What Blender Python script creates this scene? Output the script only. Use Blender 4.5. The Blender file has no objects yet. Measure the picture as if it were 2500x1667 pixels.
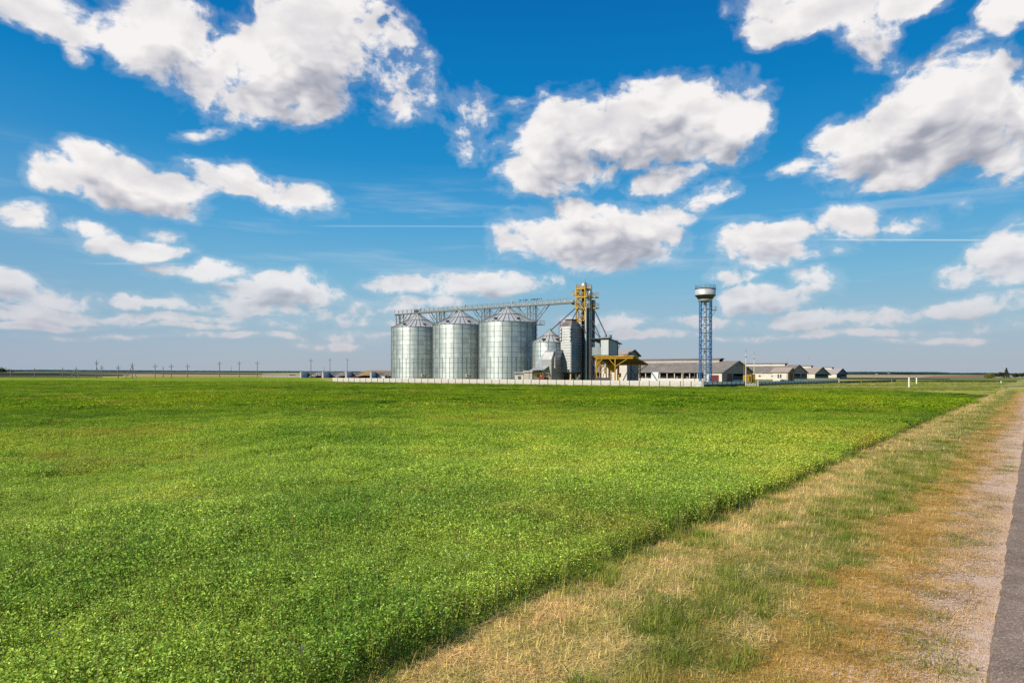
import bpy, math, random
import numpy as np
from mathutils import Vector
random.seed(7)
rng = np.random.default_rng(11)
S = bpy.context.scene
C = S.collection
F = 1667.0          # focal length measured in pixels of a 2500 px wide frame
H = 3.2             # eye height
def hor(u): return 910 + 0.0028*(u-1250)
def G(u, v):
    Z = F*H/(v-hor(u)); return ((u-1250)/F*Z, Z)
def PX(u, Z): return ((u-1250)/F*Z, Z)
def ZZ(u, v, Z): return H + (hor(u)-v)*Z/F
R = math.radians
# ------------------------------------------------------------------ materials
def new_mat(name):
    m = bpy.data.materials.new(name); m.use_nodes = True
    nt = m.node_tree; b = nt.nodes['Principled BSDF']
    return m, nt, b
def N(nt, t, **kw):
    n = nt.nodes.new(t)
    for k, v in kw.items(): setattr(n, k, v)
    return n
def noise(nt, vec, scale, detail=4, rough=.55, dim='3D'):
    n = N(nt, 'ShaderNodeTexNoise', noise_dimensions=dim)
    n.inputs['Scale'].default_value = scale; n.inputs['Detail'].default_value = detail
    n.inputs['Roughness'].default_value = rough
    if vec is not None: nt.links.new(vec, n.inputs['Vector'])
    return n
def ramp(nt, fac, stops, interp='LINEAR'):
    r = N(nt, 'ShaderNodeValToRGB'); cr = r.color_ramp; cr.interpolation = interp
    while len(cr.elements) < len(stops): cr.elements.new(.5)
    for e, (p, c) in zip(cr.elements, stops):
        e.position = p; e.color = (*c, 1) if len(c) == 3 else c
    nt.links.new(fac, r.inputs[0]); return r
def mixc(nt, fac, a, b, mode='MIX'):
    m = N(nt, 'ShaderNodeMix', data_type='RGBA', blend_type=mode)
    for s, val in ((0, fac), (6, a), (7, b)):
        if isinstance(val, (int, float)): m.inputs[s].default_value = val
        elif isinstance(val, tuple): m.inputs[s].default_value = (*val, 1)
        else: nt.links.new(val, m.inputs[s])
    return m.outputs[2]
def mth(nt, op, a, b=None, c=None, clamp=False):
    m = N(nt, 'ShaderNodeMath', operation=op); m.use_clamp = clamp
    for i, val in enumerate((a, b, c)):
        if val is None: continue
        if isinstance(val, (int, float)): m.inputs[i].default_value = val
        else: nt.links.new(val, m.inputs[i])
    return m.outputs[0]
def vth(nt, op, a, b=None, c=None):
    m = N(nt, 'ShaderNodeVectorMath', operation=op)
    for i, val in enumerate((a, b, c)):
        if val is None: continue
        if isinstance(val, tuple): m.inputs[i].default_value = val
        else: nt.links.new(val, m.inputs[i])
    return m.outputs[0]
def mat(name, col, col2=None, rough=.7, metal=0., scale=1.5, bump=0., bscale=20., stretch=None, streak=0.):
    m, nt, b = new_mat(name)
    tc = N(nt, 'ShaderNodeTexCoord').outputs['Object']
    v = tc
    if stretch: v = vth(nt, 'MULTIPLY', tc, stretch)
    n = noise(nt, v, scale, 5, .6)
    if col2 is None: col2 = tuple(c*.78 for c in col)
    r = ramp(nt, n.outputs[0], [(.3, col2), (.7, col)])
    out = r.outputs[0]
    if streak:
        v2 = vth(nt, 'MULTIPLY', tc, (3., 3., .25)); n2 = noise(nt, v2, 1.2, 4)
        out = mixc(nt, mth(nt, 'MULTIPLY', ramp(nt, n2.outputs[0], [(.5, (0,0,0)), (.72, (1,1,1))]).outputs[0], streak), out, tuple(c*.35 for c in col))
    nt.links.new(out, b.inputs['Base Color'])
    b.inputs['Roughness'].default_value = rough; b.inputs['Metallic'].default_value = metal
    if bump:
        n3 = noise(nt, v, bscale, 3); bp = N(nt, 'ShaderNodeBump'); bp.inputs['Strength'].default_value = bump
        bp.inputs['Distance'].default_value = .05
        nt.links.new(n3.outputs[0], bp.inputs['Height']); nt.links.new(bp.outputs[0], b.inputs['Normal'])
    return m
M = {}
def galv(name, tint, rough, metal, nx, nz, lo=.75):
    """galvanised sheet: every sheet of the wall has its own tone, plus stains"""
    m, nt, b = new_mat(name)
    tc = N(nt, 'ShaderNodeTexCoord').outputs['Object']
    sp = N(nt, 'ShaderNodeSeparateXYZ'); nt.links.new(tc, sp.inputs[0])
    ang = mth(nt, 'ARCTAN2', sp.outputs[1], sp.outputs[0])
    ai = mth(nt, 'FLOOR', mth(nt, 'MULTIPLY', ang, nx/(2*math.pi)))
    zi = mth(nt, 'FLOOR', mth(nt, 'MULTIPLY', sp.outputs[2], 1/nz))
    cb = N(nt, 'ShaderNodeCombineXYZ'); nt.links.new(ai, cb.inputs[0]); nt.links.new(zi, cb.inputs[1])
    wn = N(nt, 'ShaderNodeTexWhiteNoise', noise_dimensions='3D'); nt.links.new(cb.outputs[0], wn.inputs['Vector'])
    ob = noise(nt, vth(nt, 'MULTIPLY', tc, (.5, .5, .16)), 1.6, 5, .6)
    f = mth(nt, 'ADD', mth(nt, 'MULTIPLY', wn.outputs['Value'], .35), mth(nt, 'MULTIPLY', ob.outputs[0], .75))
    r = ramp(nt, f, [(.25, tuple(c*lo for c in tint)), (.8, tint)])
    nt.links.new(r.outputs[0], b.inputs['Base Color'])
    rr = mth(nt, 'ADD', mth(nt, 'MULTIPLY', ob.outputs[0], .22), rough-.11)
    nt.links.new(rr, b.inputs['Roughness'])
    b.inputs['Metallic'].default_value = metal
    n3 = noise(nt, vth(nt, 'MULTIPLY', tc, (1, 1, .6)), .55, 2)
    wob = vth(nt, 'MULTIPLY', vth(nt, 'SUBTRACT', n3.outputs['Color'], (.5, .5, .5)), (.22, .22, 0))
    wv_ = mth(nt, 'MULTIPLY', mth(nt, 'SINE', mth(nt, 'MULTIPLY', sp.outputs[2], 2*math.pi/.106)), .38)
    cz = N(nt, 'ShaderNodeCombineXYZ'); nt.links.new(wv_, cz.inputs[2])
    g_ = N(nt, 'ShaderNodeNewGeometry')
    nn = vth(nt, 'ADD', vth(nt, 'ADD', g_.outputs['Normal'], cz.outputs[0]), wob)
    nt.links.new(vth(nt, 'NORMALIZE', nn), b.inputs['Normal'])
    return m
M['galv'] = galv('galvanised_wall', (.58, .64, .64), .52, .66, 21, 1.49, .66)
M['galv_s'] = galv('galvanised_small', (.60, .66, .66), .52, .66, 14, 1.3, .7)
M['roofm'] = mat('galvanised_roof', (.74, .73, .69), (.56, .56, .53), .5, .35, 1.2)
M['seam'] = mat('shaded_galvanised_seam', (.13, .17, .17), None, .6, .4, 2)  # darker than the sheet: shaded sides of the stiffeners put into the colour
M['steel'] = mat('galvanised_steel', (.30, .32, .33), (.17, .19, .2), .5, .6, 2)
M['steel_l'] = mat('pale_steel', (.56, .59, .6), (.4, .43, .44), .45, .5, 1)
M['darkst'] = mat('dark_steel', (.10, .10, .105), (.05, .05, .052), .6, .2, 2)
M['yellow'] = mat('yellow_paint', (.66, .40, .02), (.42, .22, .015), .5, 0, 1.2, streak=.3)
M['rust'] = mat('rusty_brown_steel', (.12, .07, .035), (.06, .035, .02), .7, 0, 2)
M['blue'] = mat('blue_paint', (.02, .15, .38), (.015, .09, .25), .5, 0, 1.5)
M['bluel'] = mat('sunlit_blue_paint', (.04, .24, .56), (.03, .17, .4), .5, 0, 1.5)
M['dry_l'] = mat('sunlit_dryer_sheet', (.5, .5, .49), (.38, .38, .37), .45, .5, .8, streak=.35)  # paler copy, sunlight on the left faces put into the colour
M['dry_d'] = mat('shaded_weathered_sheet', (.46, .40, .35), (.3, .26, .23), .4, .5, .5, streak=.5)  # shade of the right faces put into the colour, plus weathering streaks
M['tank'] = mat('tank_silver', (.64, .64, .64), (.48, .48, .48), .45, .25, .8)
M['conc'] = mat('precast_concrete', (.66, .6, .54), (.5, .45, .41), .9, 0, 1.2, .3, 15)
M['conc_w'] = mat('whitewashed_concrete', (.74, .70, .65), (.56, .52, .48), .85, 0, 1.5)
M['conc_g'] = mat('grey_concrete', (.5, .48, .45), (.36, .34, .32), .9, 0, 1.2, .3, 12)
M['pole'] = mat('pole_concrete', (.24, .22, .20), (.14, .13, .12), .9, 0, 1)
M['navy'] = mat('dark_shaded_concrete', (.035, .05, .075), (.02, .03, .045), .7, 0, 1.5)  # blue-black fence tone with its shaded side put into the colour
M['palewin'] = mat('pale_painted_band', (.78, .78, .8), (.6, .61, .63), .8, 0, 2)
M['white'] = mat('white_wall', (.76, .71, .63), (.6, .56, .5), .85, 0, .7, streak=.25)
M['cream'] = mat('cream_wall', (.74, .69, .58), (.6, .55, .46), .85, 0, .8)
M['slate'] = mat('asbestos_roof', (.29, .255, .215), (.17, .15, .13), .9, 0, .35, .5, 3, (1, 1, 1), streak=.25)
M['slate2'] = mat('pale_sheet_roof', (.46, .42, .39), (.34, .32, .3), .8, 0, .5)
M['slate3'] = mat('tan_roof', (.44, .36, .29), (.32, .27, .22), .85, 0, .6)
M['gable'] = mat('grey_gable_boards', (.36, .29, .25), (.26, .21, .185), .9, 0, .7)
M['dark'] = mat('shaded_interior', (.012, .011, .011), None, .9)  # near-black, shade inside the barns put into the colour
M['maroon'] = mat('maroon_door', (.17, .025, .03), (.08, .012, .015), .6, 0, 1)
M['brown'] = mat('orange_brown_wall', (.38, .2, .12), (.28, .14, .085), .85, 0, 1)
M['glass'] = mat('window_glass', (.04, .05, .06), None, .12)
M['hopgreen'] = mat('grey_green_sheet', (.33, .38, .38), (.24, .28, .28), .5, .4, .5, stretch=(4, 4, .2))
M['hoplight'] = mat('sunlit_grey_sheet', (.62, .65, .64), (.5, .53, .52), .5, .4, .5, stretch=(4, 4, .2))  # paler copy of the bin sheet, sunlight put into the colour
M['orange'] = mat('orange_hopper_paint', (.55, .27, .02), (.3, .15, .015), .6, 0, 1)
M['under'] = mat('brown_roof_sheet', (.26, .17, .08), (.15, .1, .05), .7, 0, 1)
M['container'] = mat('slate_blue_container', (.12, .12, .15), (.08, .08, .1), .7)
M['black'] = mat('black_rubber', (.015, .015, .017), None, .8)
M['tarp'] = mat('silage_sheet', (.24, .23, .23), (.12, .11, .11), .6, 0, .4)
M['straw'] = mat('straw_heap', (.42, .27, .13), (.25, .15, .07), .95, 0, .6, .6, 3)
M['redp'] = mat('dark_red_paint', (.2, .03, .03), None, .6)
M['bird'] = mat('dark_plumage', (.012, .012, .014), None, .6)
M['poster'] = mat('white_panel', (.9, .9, .9), (.84, .84, .84), .6)
# ------------------------------------------------------------------ mesh builder
class MB:
    def __init__(s): s.v = []; s.f = []; s.sm = []
    def add(s, vs, fs, smooth=False):
        o = len(s.v); s.v += [tuple(p) for p in vs]
        s.f += [tuple(i+o for i in f) for f in fs]; s.sm += [smooth]*len(fs); return s
    def box(s, x0, x1, y0, y1, z0, z1):
        return s.add([(x0,y0,z0),(x1,y0,z0),(x1,y1,z0),(x0,y1,z0),(x0,y0,z1),(x1,y0,z1),(x1,y1,z1),(x0,y1,z1)],
                     [(0,3,2,1),(4,5,6,7),(0,1,5,4),(1,2,6,5),(2,3,7,6),(3,0,4,7)])
    def bar(s, a, b, w=.1, n=4, smooth=False, w2=None):
        a = Vector(a); b = Vector(b); d = (b-a)
        if d.length < 1e-6: return s
        d.normalize(); up = Vector((0,0,1)) if abs(d.z) < .9 else Vector((1,0,0))
        x = d.cross(up).normalized(); y = x.cross(d); vs = []
        for p, ww in ((a, w), (b, w2 if w2 is not None else w)):
            for i in range(n):
                t = 2*math.pi*(i+.5)/n; r = ww/2*(1.414 if n == 4 else 1)
                vs.append(p + x*math.cos(t)*r + y*math.sin(t)*r)
        fs = [(i, (i+1) % n, n+(i+1) % n, n+i) for i in range(n)] 
        s.add(vs, fs, smooth); s.add(vs, [tuple(range(n))[::-1], tuple(range(n, 2*n))]); return s
    def tube(s, a, b, w, n=10, w2=None): return s.bar(a, b, w, n, True, w2)
    def lathe(s, prof, n=48, c=(0,0,0), smooth=True, a0=0):
        vs = [(c[0]+r*math.cos(a0+2*math.pi*i/n), c[1]+r*math.sin(a0+2*math.pi*i/n), c[2]+z) for r, z in prof for i in range(n)]
        fs = [(k*n+i, k*n+(i+1) % n, (k+1)*n+(i+1) % n, (k+1)*n+i) for k in range(len(prof)-1) for i in range(n)]
        return s.add(vs, fs, smooth)
    def prism(s, poly, y0, y1, axis='y'):
        """poly in (h,z); extruded along y (or x when axis='x': poly in (y,z))"""
        n = len(poly)
        if axis == 'y': vs = [(p[0], y0, p[1]) for p in poly]+[(p[0], y1, p[1]) for p in poly]
        else: vs = [(y0, p[0], p[1]) for p in poly]+[(y1, p[0], p[1]) for p in poly]
        return s.add(vs, [(i, (i+1) % n, n+(i+1) % n, n+i) for i in range(n)]+[tuple(range(n))[::-1], tuple(range(n, 2*n))])
    def quad(s, *p): return s.add(p, [tuple(range(len(p)))])
    def slab(s, p, th):
        """thick sheet from four corner points, thickness th downward"""
        vs = list(p)+[(q[0], q[1], q[2]-th) for q in p]; n = len(p)
        return s.add(vs, [tuple(range(n)), tuple(range(n, 2*n))[::-1]]+[(i, n+i, n+(i+1) % n, (i+1) % n) for i in range(n)])
    def mesh(s, name, m):
        me = bpy.data.meshes.new(name); me.from_pydata(s.v, [], s.f)
        me.polygons.foreach_set('use_smooth', s.sm)
        me.materials.append(m); me.update()
        import bmesh
        bm = bmesh.new(); bm.from_mesh(me); bmesh.ops.recalc_face_normals(bm, faces=bm.faces); bm.to_mesh(me); bm.free()
        return me
    def build(s, name, m, parent=None):
        o = bpy.data.objects.new(name, s.mesh(name, M[m] if isinstance(m, str) else m)); C.objects.link(o)
        if parent: o.parent = parent
        return o
def tag(o, label=None, cat=None, group=None, kind=None):
    if label: o['label'] = label
    if cat: o['category'] = cat
    if group: o['group'] = group
    if kind: o['kind'] = kind
    return o
def thing(name, label, cat, loc, rz=0, group=None):
    o = bpy.data.objects.new(name, None); C.objects.link(o); o.empty_display_size = .3
    o.location = (loc[0], loc[1], loc[2] if len(loc) > 2 else 0); o.rotation_euler = (0, 0, rz)
    return tag(o, label, cat, group)
def dup(root, loc, rz=0, label=None, sc=None):
    r = root.copy(); C.objects.link(r); r.location = (loc[0], loc[1], loc[2] if len(loc) > 2 else 0)
    r.rotation_euler = (0, 0, rz)
    if sc: r.scale = sc
    if label: r['label'] = label
    for ch in list(root.children):
        c = ch.copy(); C.objects.link(c); c.parent = r
        for g in list(ch.children):
            d = g.copy(); C.objects.link(d); d.parent = c
    return r
def share(name, me, parent, loc=(0,0,0), rz=0):
    o = bpy.data.objects.new(name, me); C.objects.link(o); o.parent = parent
    o.location = loc; o.rotation_euler = (0, 0, rz); return o
# ------------------------------------------------------------------ camera
cam = bpy.data.cameras.new('camera'); co = bpy.data.objects.new('camera', cam); C.objects.link(co)
cam.sensor_width = 36; cam.lens = F/2500*36; cam.clip_end = 30000; cam.clip_start = .05
cam.shift_y = (910-833.5)/2500
co.location = (0, 0, H); co.rotation_euler = (R(90), 0, 0)
from mathutils import Matrix
co.rotation_euler = (Matrix.Rotation(R(90), 3, 'X') @ Matrix.Rotation(R(0.16), 3, 'Z')).to_euler()
S.camera = co
# ------------------------------------------------------------------ sun and sky
SUNAZ = 54.0; SUNEL = 36.0     # sun is 54 deg left of straight behind the camera
sd = Vector((-math.sin(R(SUNAZ))*math.cos(R(SUNEL)), -math.cos(R(SUNAZ))*math.cos(R(SUNEL)), math.sin(R(SUNEL))))
sl = bpy.data.lights.new('sun', 'SUN'); sl.energy = 5.0; sl.angle = R(.53); sl.color = (1, .91, .76)
so = bpy.data.objects.new('sun', sl); C.objects.link(so)
so.rotation_euler = sd.to_track_quat('Z', 'Y').to_euler(); so.location = (-60, -60, 80)
W = bpy.data.worlds.new('World'); S.world = W; W.use_nodes = True
wt = W.node_tree; wt.nodes.clear()
def srgb(*c): return tuple(((x/255)/12.92 if x/255 <= .04045 else ((x/255+.055)/1.055)**2.4) for x in c)
# cloud banks: (centre u, v, half-width, half-height, tilt, weight), angular positions on the sky
CL = [(60,2,230,52,6,1),(370,85,150,92,0,1.2),(500,150,100,75,0,.9),(690,130,165,125,-14,1.4),(790,25,115,85,0,.9),
(570,232,120,52,-8,.8),(910,195,105,58,12,.35),(710,245,60,30,0,.5),(470,312,50,13,-20,.3),(940,110,34,50,-35,.2),(905,70,30,22,20,.2),(178,125,32,14,30,.2),
(130,395,105,48,0,1.2),(205,378,85,52,0,1.4),(265,415,150,66,12,1.4),(390,448,90,50,8,1.1),(535,412,105,36,8,.6),(670,455,115,38,12,.75),
(45,500,62,36,10,.75),(215,532,70,17,5,.4),(315,568,115,30,2,.8),(360,540,50,20,10,.5),(470,622,130,26,-4,.9),(640,662,150,44,2,.95),
(560,700,190,26,0,.7),(300,697,58,15,0,.6),(600,748,110,14,0,.4),(130,712,105,13,5,.5),(70,668,100,30,6,.6),
(1085,285,75,55,20,.36),(1100,340,55,32,-20,.4),(1220,222,45,13,-15,.15),
(1320,320,150,105,-10,1.3),(1480,290,200,95,-6,1.5),(1660,285,105,72,14,1.),(1225,400,85,48,-6,.9),(1530,412,85,40,-10,.8),(1700,208,52,36,20,.3),
(1360,545,215,76,2,1.4),(1330,495,100,45,0,.9),(1195,560,60,44,-10,.6),(1540,500,60,28,10,.35),(1632,452,62,30,-10,.6),
(1760,565,128,60,-2,1.2),(1945,522,72,46,-28,.7),(2120,500,85,24,-10,.35),(1690,640,55,20,-5,.4),
(1870,12,170,62,6,1.1),(1780,55,70,38,-10,.7),(1990,90,72,52,30,.6),(2030,145,60,24,15,.28),(2090,10,110,38,0,.7),(2330,10,95,50,-8,1.),(2200,105,70,24,-28,.22),
(1990,345,140,88,-6,1.2),(2150,275,230,125,-10,1.5),(2345,300,150,96,-8,1.2),(1830,385,62,20,-10,.6),(2110,385,160,45,-2,1.),
(2330,590,120,68,-8,1.),(2215,622,85,28,-10,.7),(1750,692,125,36,-4,1.),(1868,655,72,34,5,.9),
(1880,735,200,27,0,.7),(1650,742,95,14,0,.35),(2260,697,150,26,-4,.85),(2300,738,110,20,0,.6),
(1070,658,215,32,-3,.95),(930,722,120,26,0,.5),(1425,735,52,22,-8,.45),(860,768,140,16,0,.3),(1250,640,50,18,0,.5),(450,752,130,10,0,.6),(90,745,120,10,0,.5),(1010,692,110,18,0,.6),(760,792,70,10,0,.5),(1330,735,50,14,0,.4),(1500,768,120,12,0,.6),(1960,765,200,11,0,.6),(2170,778,120,10,0,.5),(1790,772,150,9,0,.5),(560,775,160,9,0,.5),(230,775,150,8,0,.5),(120,680,150,30,6,.7),(620,715,190,26,2,.7),(400,700,120,16,4,.6),(170,730,160,14,3,.6),(430,735,180,13,0,.6),(40,640,70,20,10,.6),(900,745,130,16,0,.6)]
while len(CL) % 3: CL.append((0,-3000,10,10,0,.1))
def sky_angles(u, v):
    return math.atan((u-1250)/F), math.atan((hor(u)-v)/math.hypot(F, u-1250))
K = 2500/2352
grp = bpy.data.node_groups.new('cloud_field', 'ShaderNodeTree')
grp.interface.new_socket('A', in_out='INPUT', socket_type='NodeSocketVector')
grp.interface.new_socket('E', in_out='INPUT', socket_type='NodeSocketVector')
grp.interface.new_socket('D', in_out='OUTPUT', socket_type='NodeSocketFloat')
gi = grp.nodes.new('NodeGroupInput'); go = grp.nodes.new('NodeGroupOutput')
best = None
for k in range(0, len(CL), 3):
    P = [[], [], [], [], [], [], []]
    for (u, v, ru, rv, rot, w) in CL[k:k+3]:
        u *= K; v *= K; w = .08+w*.95; ru *= .97; rv *= .97
        a0, e0 = sky_angles(u, v); ce = math.cos(math.atan((u-1250)/F))
        ra = ru*K/F*ce*ce; re = rv*K/F*ce; sw = math.sqrt(w)*.93
        t = R(-rot); cs, sn = math.cos(t), math.sin(t)
        P[0].append(cs/ra*sw); P[1].append(sn/ra*sw); P[2].append((-cs*a0-sn*e0)/ra*sw)
        P[3].append(-sn/re*sw); P[4].append(cs/re*sw); P[5].append((sn*a0-cs*e0)/re*sw); P[6].append(w)
    P = [tuple(p) for p in P]
    xa = vth(grp, 'MULTIPLY_ADD', gi.outputs['E'], P[1], P[2]); xa = vth(grp, 'MULTIPLY_ADD', gi.outputs['A'], P[0], xa)
    xe = vth(grp, 'MULTIPLY_ADD', gi.outputs['A'], P[3], P[5]); xe = vth(grp, 'MULTIPLY_ADD', gi.outputs['E'], P[4], xe)
    q = vth(grp, 'MULTIPLY_ADD', xa, xa, vth(grp, 'MULTIPLY', xe, xe))
    f = vth(grp, 'SUBTRACT', P[6], q)
    best = f if best is None else vth(grp, 'MAXIMUM', best, f)
sp = grp.nodes.new('ShaderNodeSeparateXYZ'); grp.links.new(best, sp.inputs[0])
mx = mth(grp, 'MAXIMUM', mth(grp, 'MAXIMUM', sp.outputs[0], sp.outputs[1]), sp.outputs[2])
grp.links.new(mx, go.inputs['D'])
tc = N(wt, 'ShaderNodeTexCoord').outputs['Generated']
sep = N(wt, 'ShaderNodeSeparateXYZ'); wt.links.new(tc, sep.inputs[0])
A = mth(wt, 'ARCTAN2', sep.outputs[0], sep.outputs[1]); E = mth(wt, 'ARCSINE', sep.outputs[2])
cmb = N(wt, 'ShaderNodeCombineXYZ'); wt.links.new(A, cmb.inputs[0]); wt.links.new(E, cmb.inputs[1])
wv = noise(wt, cmb.outputs[0], 7, 3, .55, '2D')
wvs = vth(wt, 'MULTIPLY', vth(wt, 'SUBTRACT', wv.outputs['Color'], (.5, .5, .5)), (.05, .028, 0))
ae = vth(wt, 'ADD', cmb.outputs[0], wvs)
def field(vec, detail):
    s2 = N(wt, 'ShaderNodeSeparateXYZ'); wt.links.new(vec, s2.inputs[0])
    ca = N(wt, 'ShaderNodeCombineXYZ'); ce = N(wt, 'ShaderNodeCombineXYZ')
    for i in range(3): wt.links.new(s2.outputs[0], ca.inputs[i]); wt.links.new(s2.outputs[1], ce.inputs[i])
    g = N(wt, 'ShaderNodeGroup'); g.node_tree = grp
    wt.links.new(ca.outputs[0], g.inputs['A']); wt.links.new(ce.outputs[0], g.inputs['E'])
    # finer, flatter lumps towards the horizon, where clouds are farther away
    v2 = vth(wt, 'MULTIPLY', vec, (1, 1.45, 1))
    n = noise(wt, v2, 15, detail, .58, '2D')
    lump = noise(wt, v2, 26, 4 if detail > 4 else 2, .5, '2D')
    bil = mth(wt, 'ABSOLUTE', mth(wt, 'SUBTRACT', lump.outputs[0], .5))
    s = mth(wt, 'MULTIPLY', mth(wt, 'SUBTRACT', n.outputs[0], .5), 2.6)
    s = mth(wt, 'ADD', mth(wt, 'MULTIPLY_ADD', bil, -1.5, s), .08)
    return mth(wt, 'ADD', g.outputs['D'], s), s2
D0, _ = field(ae, 8)
offs = N(wt, 'ShaderNodeCombineXYZ')
wt.links.new(mth(wt, 'MULTIPLY_ADD', E, -.03, -.004), offs.inputs[0])
wt.links.new(mth(wt, 'MULTIPLY_ADD', E, .12, .006), offs.inputs[1])
D1, _ = field(vth(wt, 'ADD', ae, offs.outputs[0]), 2)
Dm = mth(wt, 'MULTIPLY', D0, 1.0)
def smooth(x, a, b):
    mr = N(wt, 'ShaderNodeMapRange', interpolation_type='SMOOTHSTEP'); wt.links.new(x, mr.inputs[0])
    mr.inputs[1].default_value = a; mr.inputs[2].default_value = b; return mr.outputs[0]
alpha = smooth(Dm, -.06, .62)
veil = mth(wt, 'MULTIPLY', smooth(D0, -.5, .15), .15)
alpha = mth(wt, 'MAXIMUM', alpha, veil)
above = smooth(D1, .15, 2.0)                       # how much cloud lies between here and the sun
def puffs(vec, sc_):
    return noise(wt, vth(wt, 'MULTIPLY', vec, (1, 1.5, 1)), sc_, 4, .5, '2D').outputs[0]
o2 = vth(wt, 'MULTIPLY', offs.outputs[0], (.5, .5, 0))
relief = mth(wt, 'SUBTRACT', puffs(ae, 13), puffs(vth(wt, 'ADD', ae, o2), 13))
bright = mth(wt, 'MULTIPLY_ADD', above, -.74, .95)
bright = mth(wt, 'MULTIPLY_ADD', relief, .7, bright)
ccol = ramp(wt, bright, [(.22, srgb(160,164,176)), (.42, srgb(184,186,196)), (.64, srgb(211,210,215)), (.86, srgb(232,229,230)), (1, srgb(246,243,242))])
# clear sky by elevation
el = mth(wt, 'MULTIPLY', E, 1/R(40))
base = ramp(wt, el, [(0, srgb(170,181,192)), (.035, srgb(170,184,197)), (.1, srgb(154,188,207)), (.19, srgb(122,182,214)), (.30, srgb(80,164,214)),
                    (.42, srgb(32,141,203)), (.55, srgb(0,125,193)), (.72, srgb(0,107,179)), (1, srgb(0,84,156))])
sky = N(wt, 'ShaderNodeTexSky', sky_type='NISHITA'); sky.sun_disc = False
sky.sun_elevation = R(SUNEL); sky.sun_rotation = math.atan2(sd.x, sd.y); sky.air_density = 1; sky.dust_density = 1.2
skys = vth(wt, 'MULTIPLY', sky.outputs[0], (.1, .1, .1))
clear = mixc(wt, .03, base.outputs[0], skys)
# broad lens-free lavender haze on the left of the view, and thin high cirrus
cir = noise(wt, vth(wt, 'MULTIPLY', cmb.outputs[0], (1.6, 16, 1)), 2.2, 5, .55, '2D')
cirf = mth(wt, 'MULTIPLY', smooth(cir.outputs[0], .5, .78), mth(wt, 'MULTIPLY', smooth(E, .05, .12), mth(wt, 'SUBTRACT', 1.0, smooth(E, .22, .3))))
clear = mixc(wt, mth(wt, 'MULTIPLY', cirf, .42), clear, srgb(190,208,224))
leftf = mth(wt, 'MULTIPLY', smooth(mth(wt, 'MULTIPLY', A, -1.0), .3, .75), mth(wt, 'SUBTRACT', 1.0, smooth(E, .1, .4)))
clear = mixc(wt, mth(wt, 'MULTIPLY', leftf, .35), clear, srgb(120,150,190))
# one long condensation trail, low on the right
def trail(a0, a1, e0, w, st):
    d = mth(wt, 'ABSOLUTE', mth(wt, 'SUBTRACT', mth(wt, 'DIVIDE', sep.outputs[2], mth(wt, 'ADD', sep.outputs[1], 1e-4)), e0))
    f = mth(wt, 'SUBTRACT', 1.0, smooth(d, w*.2, w))
    g = mth(wt, 'MULTIPLY', smooth(A, a0, a0+.05), mth(wt, 'SUBTRACT', 1.0, smooth(A, a1-.03, a1)))
    return mth(wt, 'MULTIPLY', mth(wt, 'MULTIPLY', f, g), st)
clear = mixc(wt, trail(.41, .62, .196, .0018, .5), clear, srgb(215,228,238))
clear = mixc(wt, trail(-.30, .03, .214, .002, .25), clear, srgb(200,218,232))
clear = mixc(wt, trail(-.57, -.44, .158, .002, .3), clear, srgb(205,215,228))
t = N(wt, 'ShaderNodeMix', data_type='RGBA')
lowf = smooth(E, .03, .2)
sk = mixc(wt, mth(wt, 'MULTIPLY', alpha, mth(wt, 'MULTIPLY_ADD', lowf, .3, .7)), clear, ccol.outputs[0])
# distance haze over low clouds
hz = mth(wt, 'SUBTRACT', 1.0, smooth(E, .0, .17))
hz = mth(wt, 'MULTIPLY', mth(wt, 'POWER', hz, 1.3), .74)
pink = mixc(wt, alpha, base.outputs[0], srgb(203,194,200))
sk = mixc(wt, hz, sk, mixc(wt, .72, clear, pink))
sc10 = vth(wt, 'MULTIPLY', sk, (10, 10, 10))
bg = N(wt, 'ShaderNodeBackground'); bg.inputs['Strength'].default_value = .1
wt.links.new(sc10, bg.inputs['Color'])
wo = N(wt, 'ShaderNodeOutputWorld'); wt.links.new(bg.outputs[0], wo.inputs['Surface'])
W.cycles.sampling_method = 'MANUAL'; W.cycles.sample_map_resolution = 256
S.view_settings.view_transform = 'Standard'; S.view_settings.look = 'None'
S.view_settings.exposure = 0; S.view_settings.gamma = 1
S.cycles.max_bounces = 5; S.cycles.diffuse_bounces = 3; S.cycles.glossy_bounces = 3
S.cycles.transmission_bounces = 3; S.cycles.use_denoising = False; S.cycles.sample_clamp_indirect = 1.2; S.cycles.blur_glossy = 1.5; S.cycles.caustics_reflective = False
S.render.film_transparent = False
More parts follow.
